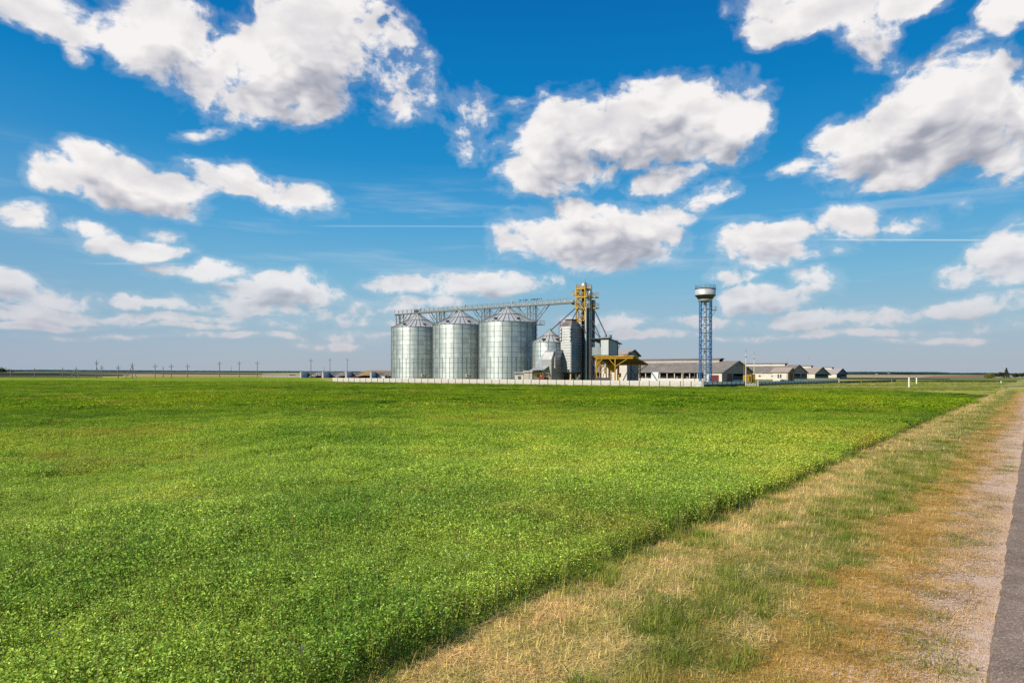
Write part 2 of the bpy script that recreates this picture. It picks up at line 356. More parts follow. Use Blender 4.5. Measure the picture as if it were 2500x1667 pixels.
# ------------------------------------------------------------------ ground sheets
DV = Vector((.607, .794)); NV = Vector((.794, -.607))     # along the road / to its right
def st(s, t): return (DV.x*s+NV.x*t, DV.y*s+NV.y*t)
def sheet(name, pts, z, m, label=None, sub=None):
    mb = MB(); mb.add([(x, y, z) for x, y in pts], [tuple(range(len(pts)))])
    me = bpy.data.meshes.new(name); me.from_pydata(mb.v, [], mb.f); me.materials.append(m); me.update()
    if me.polygons[0].normal.z < 0: me.flip_normals()
    o = bpy.data.objects.new(name, me); C.objects.link(o); o['kind'] = 'structure'; return o
def ground_mat(name, stops, scale, detail=8, stretch=(1,1,1), rot=0, fine=None, bump=0, rough=.95):
    m, nt, b = new_mat(name)
    pos = N(nt, 'ShaderNodeNewGeometry').outputs['Position']
    mp = N(nt, 'ShaderNodeMapping'); nt.links.new(pos, mp.inputs[0]); mp.inputs['Rotation'].default_value = (0,0,rot); mp.inputs['Scale'].default_value = stretch
    n = noise(nt, mp.outputs[0], scale, detail, .62)
    out = ramp(nt, n.outputs[0], stops).outputs[0]
    if fine:
        n2 = noise(nt, pos, fine[0], 3, .6)
        out = mixc(nt, 1.0, out, ramp(nt, n2.outputs[0], [(.3, (fine[1],)*3), (.7, (fine[2],)*3)]).outputs[0], 'MULTIPLY')
    nt.links.new(out, b.inputs['Base Color']); b.inputs['Roughness'].default_value = rough
    b.inputs['Specular IOR Level'].default_value = .15
    if bump:
        n3 = noise(nt, pos, 30, 4); bp = N(nt, 'ShaderNodeBump'); bp.inputs['Strength'].default_value = bump; bp.inputs['Distance'].default_value = .03
        nt.links.new(n3.outputs[0], bp.inputs['Height']); nt.links.new(bp.outputs[0], b.inputs['Normal'])
    return m
g_meadow = ground_mat('meadow', [(.3, (.22,.25,.03)), (.48, (.36,.37,.05)), (.6, (.5,.43,.12)), (.75, (.3,.35,.04))], .06, 10, (1,1,1), 0, (.5, .7, 1.2))
g_tan = ground_mat('stubble', [(.3, (.42,.29,.17)), (.7, (.5,.36,.22))], .01, 6)
g_brown = ground_mat('ploughed', [(.3, (.24,.13,.07)), (.7, (.33,.18,.09))], .02, 6)
g_dkbrown = ground_mat('ploughed_dark', [(.3, (.07,.04,.035)), (.7, (.10,.055,.04))], .02, 6)
g_dkgreen = ground_mat('far_shaded_crop', [(.3, (.018,.021,.012)), (.7, (.03,.033,.018))], .012, 6)  # cloud shadow over the far-left fields put into the colour
g_shade = ground_mat('cloud_shaded_crop', [(.3, (.012,.02,.008)), (.7, (.02,.03,.012))], .02, 6)  # cloud shadow in the colour at far left; plain dark strips at right
g_far = ground_mat('far_green', [(.3, (.12,.17,.04)), (.7, (.2,.24,.06))], .02, 6)
g_track = ground_mat('dirt_track', [(.3, (.42,.33,.22)), (.7, (.56,.46,.33))], .3, 6)
g_yard = ground_mat('yard', [(.35, (.17,.24,.04)), (.55, (.3,.29,.1)), (.75, (.42,.37,.26))], .05, 8)
g_ochre = ground_mat('dry_meadow', [(.3, (.34,.29,.07)), (.7, (.46,.36,.12))], .05, 6)
RAD = 14000
n_ = 64
sheet('ground', [(RAD*math.cos(2*math.pi*i/n_), RAD*math.sin(2*math.pi*i/n_)) for i in range(n_)], 0, g_meadow)
lay = [0.002]
def strip(name, uv, m, z=None):
    lay[0] += .012
    return sheet(name, [G(u, v) for u, v in uv], z or lay[0], m)
# distant field strips (placed where they lie, hundreds of metres out)
strip('distant_field', [(-900,909.2),(1250,913),(3300,918.2),(3300,923),(1250,920),(-900,914)], g_tan)
strip('distant_field', [(-900,908.6),(330,909.6),(700,911.5),(560,913.8),(300,912.5),(-900,911.5)], g_dkgreen)
strip('distant_field', [(-900,910.6),(65,911.6),(320,914.5),(310,918),(-900,919)], g_dkgreen)
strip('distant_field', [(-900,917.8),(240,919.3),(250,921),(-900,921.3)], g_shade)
strip('distant_field', [(330,911.6),(640,912.9),(640,914.3),(400,913.5)], g_dkbrown)
strip('distant_field', [(300,916),(640,914.6),(990,915.8),(990,920),(300,921.5)], g_ochre)
strip('distant_field', [(2278,918),(2404,915.6),(2406,922.4),(2240,922.4)], g_brown)
strip('distant_field', [(2040,921.8),(3300,923.6),(3300,932),(2040,926)], g_far)
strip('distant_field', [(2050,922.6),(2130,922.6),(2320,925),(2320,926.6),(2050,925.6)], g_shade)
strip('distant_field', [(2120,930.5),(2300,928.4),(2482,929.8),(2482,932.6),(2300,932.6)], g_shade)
strip('farmyard', [(820,924.6),(1100,924),(1500,920),(2040,922),(2060,934.6),(1830,943.5),(1715,944.5),(1500,941)], g_yard)
strip('dirt_track', [(1850,946.5),(2290,944.8),(2500,941),(3200,940),(3200,944.4),(2500,943.2),(2290,946.6),(1850,948.2)], g_track)
strip('dirt_track', [(2480,929.5),(2520,925),(3300,925),(3300,928),(2530,930)], g_track)
# crop field -------------------------------------------------------------------
TE = -5.4
FL_A = (-57.9, 220.); FL_B = (42.8, 153.7)
field_poly = [st(-26, TE), st(121.5, TE-.6), G(2100, 949.5), G(1850, 949), (56.5, 157), (42.9, 152.9), (-58.2, 219.0), (-116, 400), G(640, 921.6), G(0, 922.4), (-1500, 900), (-900, -60), (-60, -60)]
def inpoly(x, y, poly):
    c = np.zeros(len(x), bool); j = len(poly)-1
    for i in range(len(poly)):
        xi, yi = poly[i]; xj, yj = poly[j]
        cond = ((yi > y) != (yj > y)) & (x < (xj-xi)*(y-yi)/((yj-yi) if yj != yi else 1e-9)+xi)
        c ^= cond; j = i
    return c
def crop_colour(nt, pos):
    """large patches: yellow-green, deep green, bluish; from world position only"""
    n1 = noise(nt, pos, .035, 4, .55); n2 = noise(nt, pos, .16, 5, .6); 
    n3 = noise(nt, pos, .55, 3, .5)
    f = mth(nt, 'ADD', mth(nt, 'MULTIPLY', n1.outputs[0], .5), mth(nt, 'MULTIPLY', n2.outputs[0], .32))
    f = mth(nt, 'MULTIPLY_ADD', n3.outputs[0], .18, f)
    r = ramp(nt, f, [(.40, (.09,.21,.004)), (.47, (.22,.37,.006)), (.54, (.31,.45,.008)), (.62, (.48,.49,.015))])
    # away from the road the sward is more saturated, towards it paler
    sp_ = N(nt, 'ShaderNodeSeparateXYZ'); nt.links.new(pos, sp_.inputs[0])
    d = N(nt, 'ShaderNodeVectorMath', operation='LENGTH'); nt.links.new(pos, d.inputs[0])
    mr = N(nt, 'ShaderNodeMapRange', interpolation_type='SMOOTHSTEP'); nt.links.new(d.outputs['Value'], mr.inputs[0])
    mr.inputs[1].default_value = 12; mr.inputs[2].default_value = 75
    near = ramp(nt, f, [(.40, (.28,.48,.045)), (.5, (.56,.73,.08)), (.60, (.84,.82,.11))])
    c = mixc(nt, mr.outputs[0], near.outputs[0], r.outputs[0])
    # thin, half-dried streaks
    n4 = noise(nt, vth(nt, 'MULTIPLY', pos, (1., 1.3, 1.)), .085, 5, .65)
    return mixc(nt, ramp(nt, n4.outputs[0], [(.54, (0,0,0)), (.66, (.8,)*3)]).outputs[0], c, (.55,.44,.06))
def leaf_mat(name, colfn, tr=.35, spec=.35, rough=.45, lo=.55, hi=1.5, pale=None, accent=None):
    m, nt, b = new_mat(name)
    pos = N(nt, 'ShaderNodeNewGeometry').outputs['Position']
    at = N(nt, 'ShaderNodeAttribute', attribute_name='rnd'); 
    c = colfn(nt, pos)
    c = mixc(nt, 1.0, c, ramp(nt, at.outputs['Fac'], [(0, (lo,)*3), (.7, ((lo+hi)/2,)*3), (1, (hi*1.25, hi*1.2, hi*2.6))] if pale else [(0, (lo,)*3), (1, (hi,)*3)]).outputs[0], 'MULTIPLY')
    if accent: c = mixc(nt, ramp(nt, at.outputs['Fac'], [(accent[1], (1,1,1)), (accent[1]+.01, (0,0,0))]).outputs[0], c, accent[0])
    nt.links.new(c, b.inputs['Base Color']); b.inputs['Roughness'].default_value = rough
    b.inputs['Specular IOR Level'].default_value = spec
    t = N(nt, 'ShaderNodeBsdfTranslucent'); nt.links.new(c, t.inputs[0])
    mx = N(nt, 'ShaderNodeMixShader'); mx.inputs[0].default_value = tr
    nt.links.new(b.outputs[0], mx.inputs[1]); nt.links.new(t.outputs[0], mx.inputs[2])
    nt.links.new(mx.outputs[0], nt.nodes['Material Output'].inputs[0])
    return m
m_crop = leaf_mat('clover_leaf', crop_colour, .42, .2, .6, .52, 1.68, True)
m_cropfar = leaf_mat('clover_leaf_far', crop_colour, .3, .15, .6, .55, 1.3)
m_cropmid = leaf_mat('clover_leaf_mid', crop_colour, .35, .15, .6, .5, 1.32)
m_stem = leaf_mat('clover_stem', lambda nt, pos: ramp(nt, noise(nt, pos, 2).outputs[0], [(.3, (.3,.22,.07)), (.7, (.2,.27,.04))]).outputs[0], .1)
def field_ground():
    m, nt, b = new_mat('crop_floor')
    pos = N(nt, 'ShaderNodeNewGeometry').outputs['Position']
    c = crop_colour(nt, pos)
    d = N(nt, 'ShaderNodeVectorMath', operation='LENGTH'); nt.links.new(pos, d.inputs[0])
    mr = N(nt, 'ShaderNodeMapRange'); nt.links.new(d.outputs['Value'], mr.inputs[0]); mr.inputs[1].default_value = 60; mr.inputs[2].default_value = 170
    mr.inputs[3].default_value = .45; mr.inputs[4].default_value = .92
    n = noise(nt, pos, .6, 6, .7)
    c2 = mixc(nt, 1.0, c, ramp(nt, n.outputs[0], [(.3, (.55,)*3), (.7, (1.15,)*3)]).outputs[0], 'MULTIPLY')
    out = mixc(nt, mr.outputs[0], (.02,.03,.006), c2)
    nt.links.new(out, b.inputs['Base Color']); b.inputs['Roughness'].default_value = .95; b.inputs['Specular IOR Level'].default_value = .1
    return m
o = sheet('crop_field', field_poly, .075, field_ground())
# verge ---------------------------------------------------------------------------
def verge_colour(nt, pos, v=1.):
    """bands along the road: mown straw next to the crop, green tufts, brown dry grass, gravel"""
    sx = N(nt, 'ShaderNodeVectorMath', operation='DOT_PRODUCT'); nt.links.new(pos, sx.inputs[0]); sx.inputs[1].default_value = (NV.x, NV.y, 0)
    mp = N(nt, 'ShaderNodeMapping'); nt.links.new(pos, mp.inputs[0]); mp.inputs['Rotation'].default_value = (0, 0, -math.atan2(DV.y, DV.x)); mp.inputs['Scale'].default_value = (.35, 1, 1)
    w = noise(nt, mp.outputs[0], 1.1, 6, .62)
    t = mth(nt, 'ADD', sx.outputs['Value'], mth(nt, 'MULTIPLY', mth(nt, 'SUBTRACT', w.outputs[0], .5), 1.5))
    u = mth(nt, 'MULTIPLY', mth(nt, 'ADD', t, 6.0), 1/6.0)
    r = ramp(nt, u, [(0, (.40,.34,.08)), (.14, (.66,.50,.16)), (.27, (.58,.48,.12)), (.36, (.40,.38,.08)), (.44, (.28,.30,.07)), (.53, (.34,.31,.08)),
                     (.62, (.52,.36,.10)), (.74, (.66,.40,.12)), (.82, (.68,.45,.18)), (.86, (.74,.58,.44)), (1, (.78,.56,.42))])
    return r.outputs[0], u
def verge_ground():
    m, nt, b = new_mat('verge_soil')
    pos = N(nt, 'ShaderNodeNewGeometry').outputs['Position']
    c, u = verge_colour(nt, pos)
    n = noise(nt, pos, 9, 8, .7); n2 = noise(nt, pos, 60, 3, .6)
    gv = mth(nt, 'MULTIPLY_ADD', mth(nt, 'SUBTRACT', n.outputs[0], .5), 1.3, u)
    c = mixc(nt, ramp(nt, gv, [(.78, (0,0,0)), (.86, (1,1,1))]).outputs[0], c, (.78,.56,.42))
    c = mixc(nt, 1., c, ramp(nt, n.outputs[0], [(.3, (.5,.48,.45)), (.55, (.95,)*3), (.75, (1.15,)*3)]).outputs[0], 'MULTIPLY')
    c = mixc(nt, 1., c, ramp(nt, n2.outputs[0], [(.3, (.7,)*3), (.7, (1.2,)*3)]).outputs[0], 'MULTIPLY')
    nt.links.new(c, b.inputs['Base Color']); b.inputs['Roughness'].default_value = .95; b.inputs['Specular IOR Level'].default_value = .1
    bp = N(nt, 'ShaderNodeBump'); bp.inputs['Strength'].default_value = .6; bp.inputs['Distance'].default_value = .02
    nt.links.new(n.outputs[0], bp.inputs['Height']); nt.links.new(bp.outputs[0], b.inputs['Normal'])
    return m
sheet('verge', [st(-26, TE-.5), st(121.5, TE-1.1), st(150, -7), st(150, -.2), st(-26, -.2)], .045, verge_ground())
def gravel_mat():
    m, nt, b = new_mat('shoulder_gravel')
    pos = N(nt, 'ShaderNodeNewGeometry').outputs['Position']
    n = noise(nt, pos, 3, 8, .7); vo = N(nt, 'ShaderNodeTexVoronoi'); vo.inputs['Scale'].default_value = 55; nt.links.new(pos, vo.inputs['Vector'])
    c = ramp(nt, n.outputs[0], [(.3, (.60,.42,.31)), (.5, (.76,.55,.42)), (.7, (.86,.66,.52))]).outputs[0]
    c = mixc(nt, 1., c, ramp(nt, vo.outputs['Color'], [(0, (.72,)*3), (1, (1.2,)*3)]).outputs[0], 'MULTIPLY')
    nt.links.new(c, b.inputs['Base Color']); b.inputs['Roughness'].default_value = .95; b.inputs['Specular IOR Level'].default_value = .1
    bp = N(nt, 'ShaderNodeBump'); bp.inputs['Strength'].default_value = .5; bp.inputs['Distance'].default_value = .015
    nt.links.new(vo.outputs['Distance'], bp.inputs['Height']); nt.links.new(bp.outputs[0], b.inputs['Normal'])
    return m
pts = [st(s, -.62+.05*math.sin(s*1.3)+.10*random.uniform(-1,1)) for s in np.arange(-26, 150, .09)]
sheet('gravel_shoulder', pts+[st(150, 0), st(-26, 0)], .052, gravel_mat())
def asphalt():
    m, nt, b = new_mat('asphalt')
    pos = N(nt, 'ShaderNodeNewGeometry').outputs['Position']
    n = noise(nt, pos, 1.2, 6, .6); vo = N(nt, 'ShaderNodeTexVoronoi'); vo.inputs['Scale'].default_value = 60; nt.links.new(pos, vo.inputs['Vector'])
    c = ramp(nt, n.outputs[0], [(.3, (.25,.18,.135)), (.7, (.40,.30,.225))]).outputs[0]
    c = mixc(nt, 1., c, ramp(nt, vo.outputs['Color'], [(0, (.5,)*3), (.7, (1.,)*3), (1, (2.0,)*3)]).outputs[0], 'MULTIPLY')
    nt.links.new(c, b.inputs['Base Color']); b.inputs['Roughness'].default_value = .95; b.inputs['Specular IOR Level'].default_value = .1
    bp = N(nt, 'ShaderNodeBump'); bp.inputs['Strength'].default_value = .7; bp.inputs['Distance'].default_value = .01
    nt.links.new(vo.outputs['Distance'], bp.inputs['Height']); nt.links.new(bp.outputs[0], b.inputs['Normal'])
    return m
mb = MB(); ss = np.arange(-26, 400, .3); k0 = 0
el_ = [-.36+.012*math.sin(s*1.1)+.022*random.uniform(-1,1) for s in ss]
top = [(*st(s, e), .1) for s, e in zip(ss, el_)]; bot = [(*st(s, e-.04), .04) for s, e in zip(ss, el_)]; far_ = [(*st(s, 6.2), .1) for s in ss]
n = len(ss); mb.add(bot+top+far_, [(i, i+1, n+i+1, n+i) for i in range(n-1)]+[(n+i, n+i+1, 2*n+i+1, 2*n+i) for i in range(n-1)])
tag(mb.build('road', asphalt()), kind='structure')
# ------------------------------------------------------------------ scatter (uncountable ground cover only)
def leaf_mesh(name, m, N_, rad, h0, h1, size, flat=.6, width=.5, stems=0, mode='leaf', stem_m=None):
    vs = []; fs = []; rnd = []; mi = []
    for i in range(N_):
        a = random.uniform(0, 2*math.pi); r = rad*math.sqrt(random.random()); 
        hh = h0+(h1-h0)*(random.random()**.6)*(1-.25*(r/rad)**2)
        c = Vector((r*math.cos(a), r*math.sin(a), hh))
        d = Vector((random.gauss(0,1), random.gauss(0,1), random.gauss(0, flat))).normalized()
        nrm = Vector((random.gauss(0, .55), random.gauss(0, .55), 1)).normalized()
        s = d.cross(nrm).normalized(); L = size*random.uniform(.6, 1.3); w = L*width
        o = len(vs); vs += [c-d*L*.5, c+s*w*.5, c+d*L*.5, c-s*w*.5]; fs.append((o, o+1, o+2, o+3)); rnd.append(random.random()); mi.append(0)
    for i in range(stems):
        a = random.uniform(0, 2*math.pi); r = rad*math.sqrt(random.random()); b0 = Vector((r*math.cos(a), r*math.sin(a), 0))
        b1 = b0+Vector((random.gauss(0,.05), random.gauss(0,.05), h1*random.uniform(.6,.95))); w = Vector((math.cos(a), math.sin(a), 0))*.003
        o = len(vs); vs += [b0-w, b0+w, b1+w, b1-w]; fs.append((o, o+1, o+2, o+3)); rnd.append(random.random()); mi.append(1)
    return finish(name, vs, fs, rnd, mi, [m, stem_m or m])
def finish(name, vs, fs, rnd, mi, ms):
    me = bpy.data.meshes.new(name); me.from_pydata([tuple(v) for v in vs], [], fs)
    for x in ms: me.materials.append(x)
    me.polygons.foreach_set('material_index', mi)
    at = me.attributes.new('rnd', 'FLOAT', 'FACE'); at.data.foreach_set('value', rnd); me.update(); return me
def blade_mesh(name, m, N_, rad, L0, L1, w, lean, lie=0.):
    """grass blades, three segments each, curving over"""
    vs = []; fs = []; rnd = []
    for i in range(N_):
        a = random.uniform(0, 2*math.pi); r = rad*math.sqrt(random.random()); p = Vector((r*math.cos(a), r*math.sin(a), random.uniform(0, .03)*(1 if lie else 0)))
        az = random.uniform(0, 2*math.pi) if lie else a+random.gauss(0, .9); L = random.uniform(L0, L1)
        th = (random.uniform(0, .3) if random.random() < lie else R(90)-abs(random.gauss(0, lean)))
        sd_ = Vector((-math.sin(az), math.cos(az), 0))*w/2*random.uniform(.6, 1.3); o = len(vs); rv = random.random()
        for k in range(4):
            q = 1-k/3; vs += [p-sd_*max(q, .08), p+sd_*max(q, .08)]
            p = p+Vector((math.cos(az)*math.cos(th), math.sin(az)*math.cos(th), math.sin(th)))*L/3
            if p.z < .01: p.z = .01
            th -= random.uniform(.1, .55)*(.3 if lie else 1)
        for k in range(3): fs.append((o+2*k, o+2*k+1, o+2*k+3, o+2*k+2)); rnd.append(rv)
    return finish(name, vs, fs, rnd, [0]*len(fs), [m])
def scatter(name, protos, xy, z, rotz, scl, idx, label, cat, tilt=.0):
    col = bpy.data.collections.new(name+'_set')
    for i, me in enumerate(protos):
        o = bpy.data.objects.new('%s_clump_%02d' % (name, i), me); col.objects.link(o)
    n = len(xy)
    me = bpy.data.meshes.new(name); me.vertices.add(n)
    me.vertices.foreach_set('co', np.column_stack([xy, np.full(n, z) if np.isscalar(z) else z]).astype(np.float32).ravel())
    rot = np.column_stack([rng.normal(0, tilt, n) if tilt else np.zeros(n), rng.normal(0, tilt, n) if tilt else np.zeros(n), rotz]).astype(np.float32)
    a = me.attributes.new('rot', 'FLOAT_VECTOR', 'POINT'); a.data.foreach_set('vector', rot.ravel())
    scl = np.column_stack([scl, scl, scl]) if scl.ndim == 1 else scl
    a = me.attributes.new('scl', 'FLOAT_VECTOR', 'POINT'); a.data.foreach_set('vector', scl.astype(np.float32).ravel())
    a = me.attributes.new('idx', 'INT', 'POINT'); a.data.foreach_set('value', idx.astype(np.int32))
    o = bpy.data.objects.new(name, me); C.objects.link(o); tag(o, label, cat, kind='stuff')
    g = bpy.data.node_groups.new(name+'_nodes', 'GeometryNodeTree')
    g.interface.new_socket('Geometry', in_out='INPUT', socket_type='NodeSocketGeometry'); g.interface.new_socket('Geometry', in_out='OUTPUT', socket_type='NodeSocketGeometry')
    gi_ = g.nodes.new('NodeGroupInput'); go_ = g.nodes.new('NodeGroupOutput'); ip = g.nodes.new('GeometryNodeInstanceOnPoints')
    ci = g.nodes.new('GeometryNodeCollectionInfo'); ci.inputs[0].default_value = col; ci.inputs['Separate Children'].default_value = True; ci.inputs['Reset Children'].default_value = True
    def na(nm, ty):
        x = g.nodes.new('GeometryNodeInputNamedAttribute'); x.data_type = ty; x.inputs[0].default_value = nm; return x.outputs[0]
    L = g.links.new
    L(gi_.outputs[0], ip.inputs['Points']); L(ci.outputs[0], ip.inputs['Instance']); ip.inputs['Pick Instance'].default_value = True
    L(na('idx', 'INT'), ip.inputs['Instance Index'])
    e2r = g.nodes.new('FunctionNodeEulerToRotation'); L(na('rot', 'FLOAT_VECTOR'), e2r.inputs[0]); L(e2r.outputs[0], ip.inputs['Rotation'])
    L(na('scl', 'FLOAT_VECTOR'), ip.inputs['Scale']); L(ip.outputs[0], go_.inputs[0])
    md = o.modifiers.new('scatter', 'NODES'); md.node_group = g
    return o
def grid(y0, y1, sp, margin=4):
    ys = np.arange(y0, y1, sp); X = []; Y = []
    for y in ys:
        w = max(y, 3)*.78+margin; xs = np.arange(-w, w, sp); X.append(xs); Y.append(np.full(len(xs), y))
    x = np.concatenate(X)+0.; y = np.concatenate(Y)+0.
    x += rng.uniform(-.5, .5, len(x))*sp; y += rng.uniform(-.5, .5, len(y))*sp
    return x, y
def tcoord(x, y): return x*NV.x+y*NV.y
def vnoise(x, y, sc, seed=0):
    """cheap smooth value noise"""
    r_ = np.random.default_rng(seed); tab = r_.random((256, 256)); x = x/sc+1000; y = y/sc+1000
    xi = np.floor(x).astype(int); yi = np.floor(y).astype(int); fx = x-xi; fy = y-yi; fx = fx*fx*(3-2*fx); fy = fy*fy*(3-2*fy)
    g_ = lambda a, b: tab[a % 256, b % 256]
    return (g_(xi, yi)*(1-fx)+g_(xi+1, yi)*fx)*(1-fy)+(g_(xi, yi+1)*(1-fx)+g_(xi+1, yi+1)*fx)*fy
def crop_scatter(name, protos, y0, y1, sp, s0, label):
    x, y = grid(y0, y1, sp)
    ok = inpoly(x, y, field_poly) & (tcoord(x, y) < TE-.12-rng.uniform(0, .15, len(x)) + .25*(vnoise(x, y, .6, 5)-.5))
    e0 = rng.random(len(x)); fin = np.clip((np.hypot(x, y)-y0*.95)/(y0*.35+.01), 0, 1) if y0 > 5 else np.ones(len(x)); fout = 1-np.clip((np.hypot(x, y)-y1*.86)/(y1*.3), 0, 1) if y1 < 100 else np.ones(len(x))
    ok &= (e0 < fin) & (rng.random(len(x)) < fout)
    x, y = x[ok], y[ok]
    n = len(x); h = .72+.5*vnoise(x, y, 1.3, 1)+.35*(vnoise(x, y, 6, 2)-.5)+rng.uniform(-.1, .1, n)
    h += .45*np.clip((vnoise(x, y, 1.9, 21)-.8)/.2, 0, 1)+.3*(vnoise(x, y*.6, 11, 22)-.5)
    gap = vnoise(x, y, .9, 9) > .07
    x, y, h = x[gap], y[gap], h[gap]; n = len(x)
    d_ = np.hypot(x, y); lowd = np.interp(d_, [35, 125], [1., .28])      # the sward is shorter towards the yard
    return scatter(name, protos, np.column_stack([x, y]), .07, rng.uniform(0, 6.28, n), np.column_stack([h*s0, h*s0, h*s0*lowd]), rng.integers(0, len(protos), n), label, 'crop plants', .06)
near = [leaf_mesh('clover_near', m_crop, 400, .27, .06, .46, .033, .6, .55, 26, stem_m=m_stem) for i in range(7)]
mid = [leaf_mesh('clover_mid', m_cropmid, 300, .42, .05, .46, .06, .6, .55, 8, stem_m=m_stem) for i in range(6)]
farp = [leaf_mesh('clover_far', m_cropfar, 240, 1.05, .05, .48, .17, .6, .6) for i in range(6)]
crop_scatter('crop_plants', near, 2.0, 25, .26, 1., 'dense leafy green clover crop nearest the camera')
crop_scatter('crop_plants', mid, 16.5, 75, .46, 1., 'green clover crop further out in the field')
crop_scatter('crop_plants', farp, 52, 225, 1.35, 1., 'green clover crop reaching to the concrete fence')
weedm = [leaf_mesh('tall_weed', m_crop, 70, .09, .15, .72, .04, .9, .4, 7, stem_m=m_stem) for i in range(3)]
xw, yw = grid(3, 32, .55, 2); tw = tcoord(xw, yw); okw = (tw < TE-.05) & (rng.random(len(xw)) < np.where(tw > TE-1.4, .45, .10+.35*(vnoise(xw, yw, 3, 31) > .72)))
xw, yw = xw[okw], yw[okw]
scatter('crop_weeds', weedm, np.column_stack([xw, yw]), .07, rng.uniform(0, 6.28, len(xw)), rng.uniform(.75, 1.1, len(xw)), rng.integers(0, 3, len(xw)), 'taller leafy stalks standing out of the clover crop', 'weeds', .12)
# verge grass
def vcol(nt, pos): return verge_colour(nt, pos)[0]
m_vdry = leaf_mat('dry_grass', lambda nt, pos: mixc(nt, ramp(nt, noise(nt, pos, .9, 4).outputs[0], [(.38, (.25,)*3), (.62, (.85,)*3)]).outputs[0], mixc(nt, .5, vcol(nt, pos), (.60,.64,.13)), (.98,.70,.31)), .25, .25, .5, .4, 1.6)
m_vgrn = leaf_mat('green_grass', lambda nt, pos: ramp(nt, noise(nt, pos, 1.3, 3).outputs[0], [(.35, (.17,.25,.02)), (.65, (.40,.44,.06))]).outputs[0], .3, .3, .45, .6, 1.4)
m_volive = leaf_mat('olive_grass', lambda nt, pos: ramp(nt, noise(nt, pos, .8, 3).outputs[0], [(.35, (.20,.26,.03)), (.65, (.52,.44,.10))]).outputs[0], .3, .25, .5, .6, 1.4)
m_vbrn = leaf_mat('brown_grass', lambda nt, pos: ramp(nt, noise(nt, pos, 1.1, 4).outputs[0], [(.35, (.42,.25,.05)), (.5, (.68,.43,.10)), (.65, (.88,.60,.24))]).outputs[0], .2, .2, .6, .4, 1.6)
P_str = [blade_mesh('mown_straw', m_vdry, 210, .28, .07, .22, .0085, 1.25, .93) for i in range(4)]
P_oli = [blade_mesh('olive_tuft', m_volive, 180, .24, .05, .16, .0065, 1.1, .6) for i in range(4)]
P_grn = [blade_mesh('green_tuft', m_vgrn, 120, .16, .09, .26, .009, .95) for i in range(4)]
P_brn = [blade_mesh('brown_mat', m_vbrn, 210, .24, .02, .07, .005, 1.2, .75) for i in range(4)]
def verge_scatter():
    x, y = grid(2, 26, .17, 3); x2, y2 = grid(26, 80, .42, 3); x3, y3 = grid(80, 135, .9, 3)
    sc_ = np.concatenate([np.ones(len(x)), np.full(len(x2), 2.0), np.full(len(x3), 3.4)]); x = np.concatenate([x, x2, x3]); y = np.concatenate([y, y2, y3])
    t = tcoord(x, y); s = x*DV.x+y*DV.y
    tn = t+1.5*(vnoise(s*.4, t, .9, 3)-.5)+.9*(vnoise(s, t, .25, 13)-.5)+rng.normal(0, .22, len(t))
    u = rng.random(len(x)); kind = np.full(len(x), -1)
    inb = (t > TE-.1) & (t < -.45)
    m1 = inb & (tn < -3.9); kind[m1 & (u < .72)] = 0; kind[m1 & (u >= .72) & (u < .84)] = 1
    m2 = inb & (tn >= -3.9) & (tn < -2.6); kind[m2 & (u < .22)] = 0; kind[m2 & (u >= .22) & (u < .80)] = 1; kind[m2 & (u >= .80) & (u < .9)] = 2
    m3 = inb & (tn >= -2.6) & (tn < -1.15); kind[m3 & (u < .78)] = 3; kind[m3 & (u >= .78) & (u < .84)] = 1
    bare = vnoise(s*.5, t, .35, 8)
    m4 = inb & (tn >= -1.15); kind[m4 & (bare > .36) & (u < .7)] = 3; kind[m4 & (bare > .8) & (u < .3)] = 1
    kind[m3 & (bare < .16)] = -1
    clump = vnoise(s*.5, t, .5, 4)
    kind[inb & (tn < -2.7) & (clump > .77) & (u < .12+2.2*(clump-.77))] = 2
    kind[(t > TE-.15) & (t < TE+.15) & (u < .25)] = 2
    ok = kind >= 0; x, y, t, kind, sc_, clump = x[ok], y[ok], t[ok], kind[ok], sc_[ok], clump[ok]; n = len(x)
    idx = kind*4+rng.integers(0, 4, n)
    h = rng.uniform(.65, 1.25, n)*np.minimum(sc_, 1.9)
    fade = np.where((kind == 3) & (t > -1.5), .75, 1.)
    return scatter('verge_grass', P_str+P_oli+P_grn+P_brn, np.column_stack([x, y]), .045, rng.uniform(0, 6.28, n), np.column_stack([h, h, np.minimum(h, 1.15)*fade]), idx, 'mown straw, green tufts and brown dry grass along the roadside', 'grass')
verge_scatter()
# meadow tufts between field and fence on the right, and in the yard
def weeds():
    x = []; y = []
    for i in range(5200):
        u = random.uniform(1800, 2520); v = random.uniform(930, 954); p = G(u, v); x.append(p[0]); y.append(p[1])
    for i in range(900):
        q = random.random(); px_ = FL_A[0]+(FL_B[0]-FL_A[0])*q; py_ = FL_A[1]+(FL_B[1]-FL_A[1])*q; x.append(px_+random.uniform(-.3,.4)); y.append(py_-random.uniform(.2,.9))
    for i in range(700):
        q = random.random(); x.append(60.4+46.9*q+random.uniform(.3, 2)); y.append(168+56*q-random.uniform(.3,2.))
    x = np.array(x); y = np.array(y); ok = ~inpoly(x, y, field_poly) & (tcoord(x, y) < TE-1.2) | (vnoise(x, y, 3, 3) > .85); x, y = x[ok], y[ok]; n = len(x)
    return scatter('meadow_grass', P_oli+P_grn, np.column_stack([x, y]), .01, rng.uniform(0, 6.28, n), rng.uniform(1.1, 2.6, n), rng.integers(0, 8, n), 'rough meadow grass around the fences beyond the crop', 'grass')
weeds()
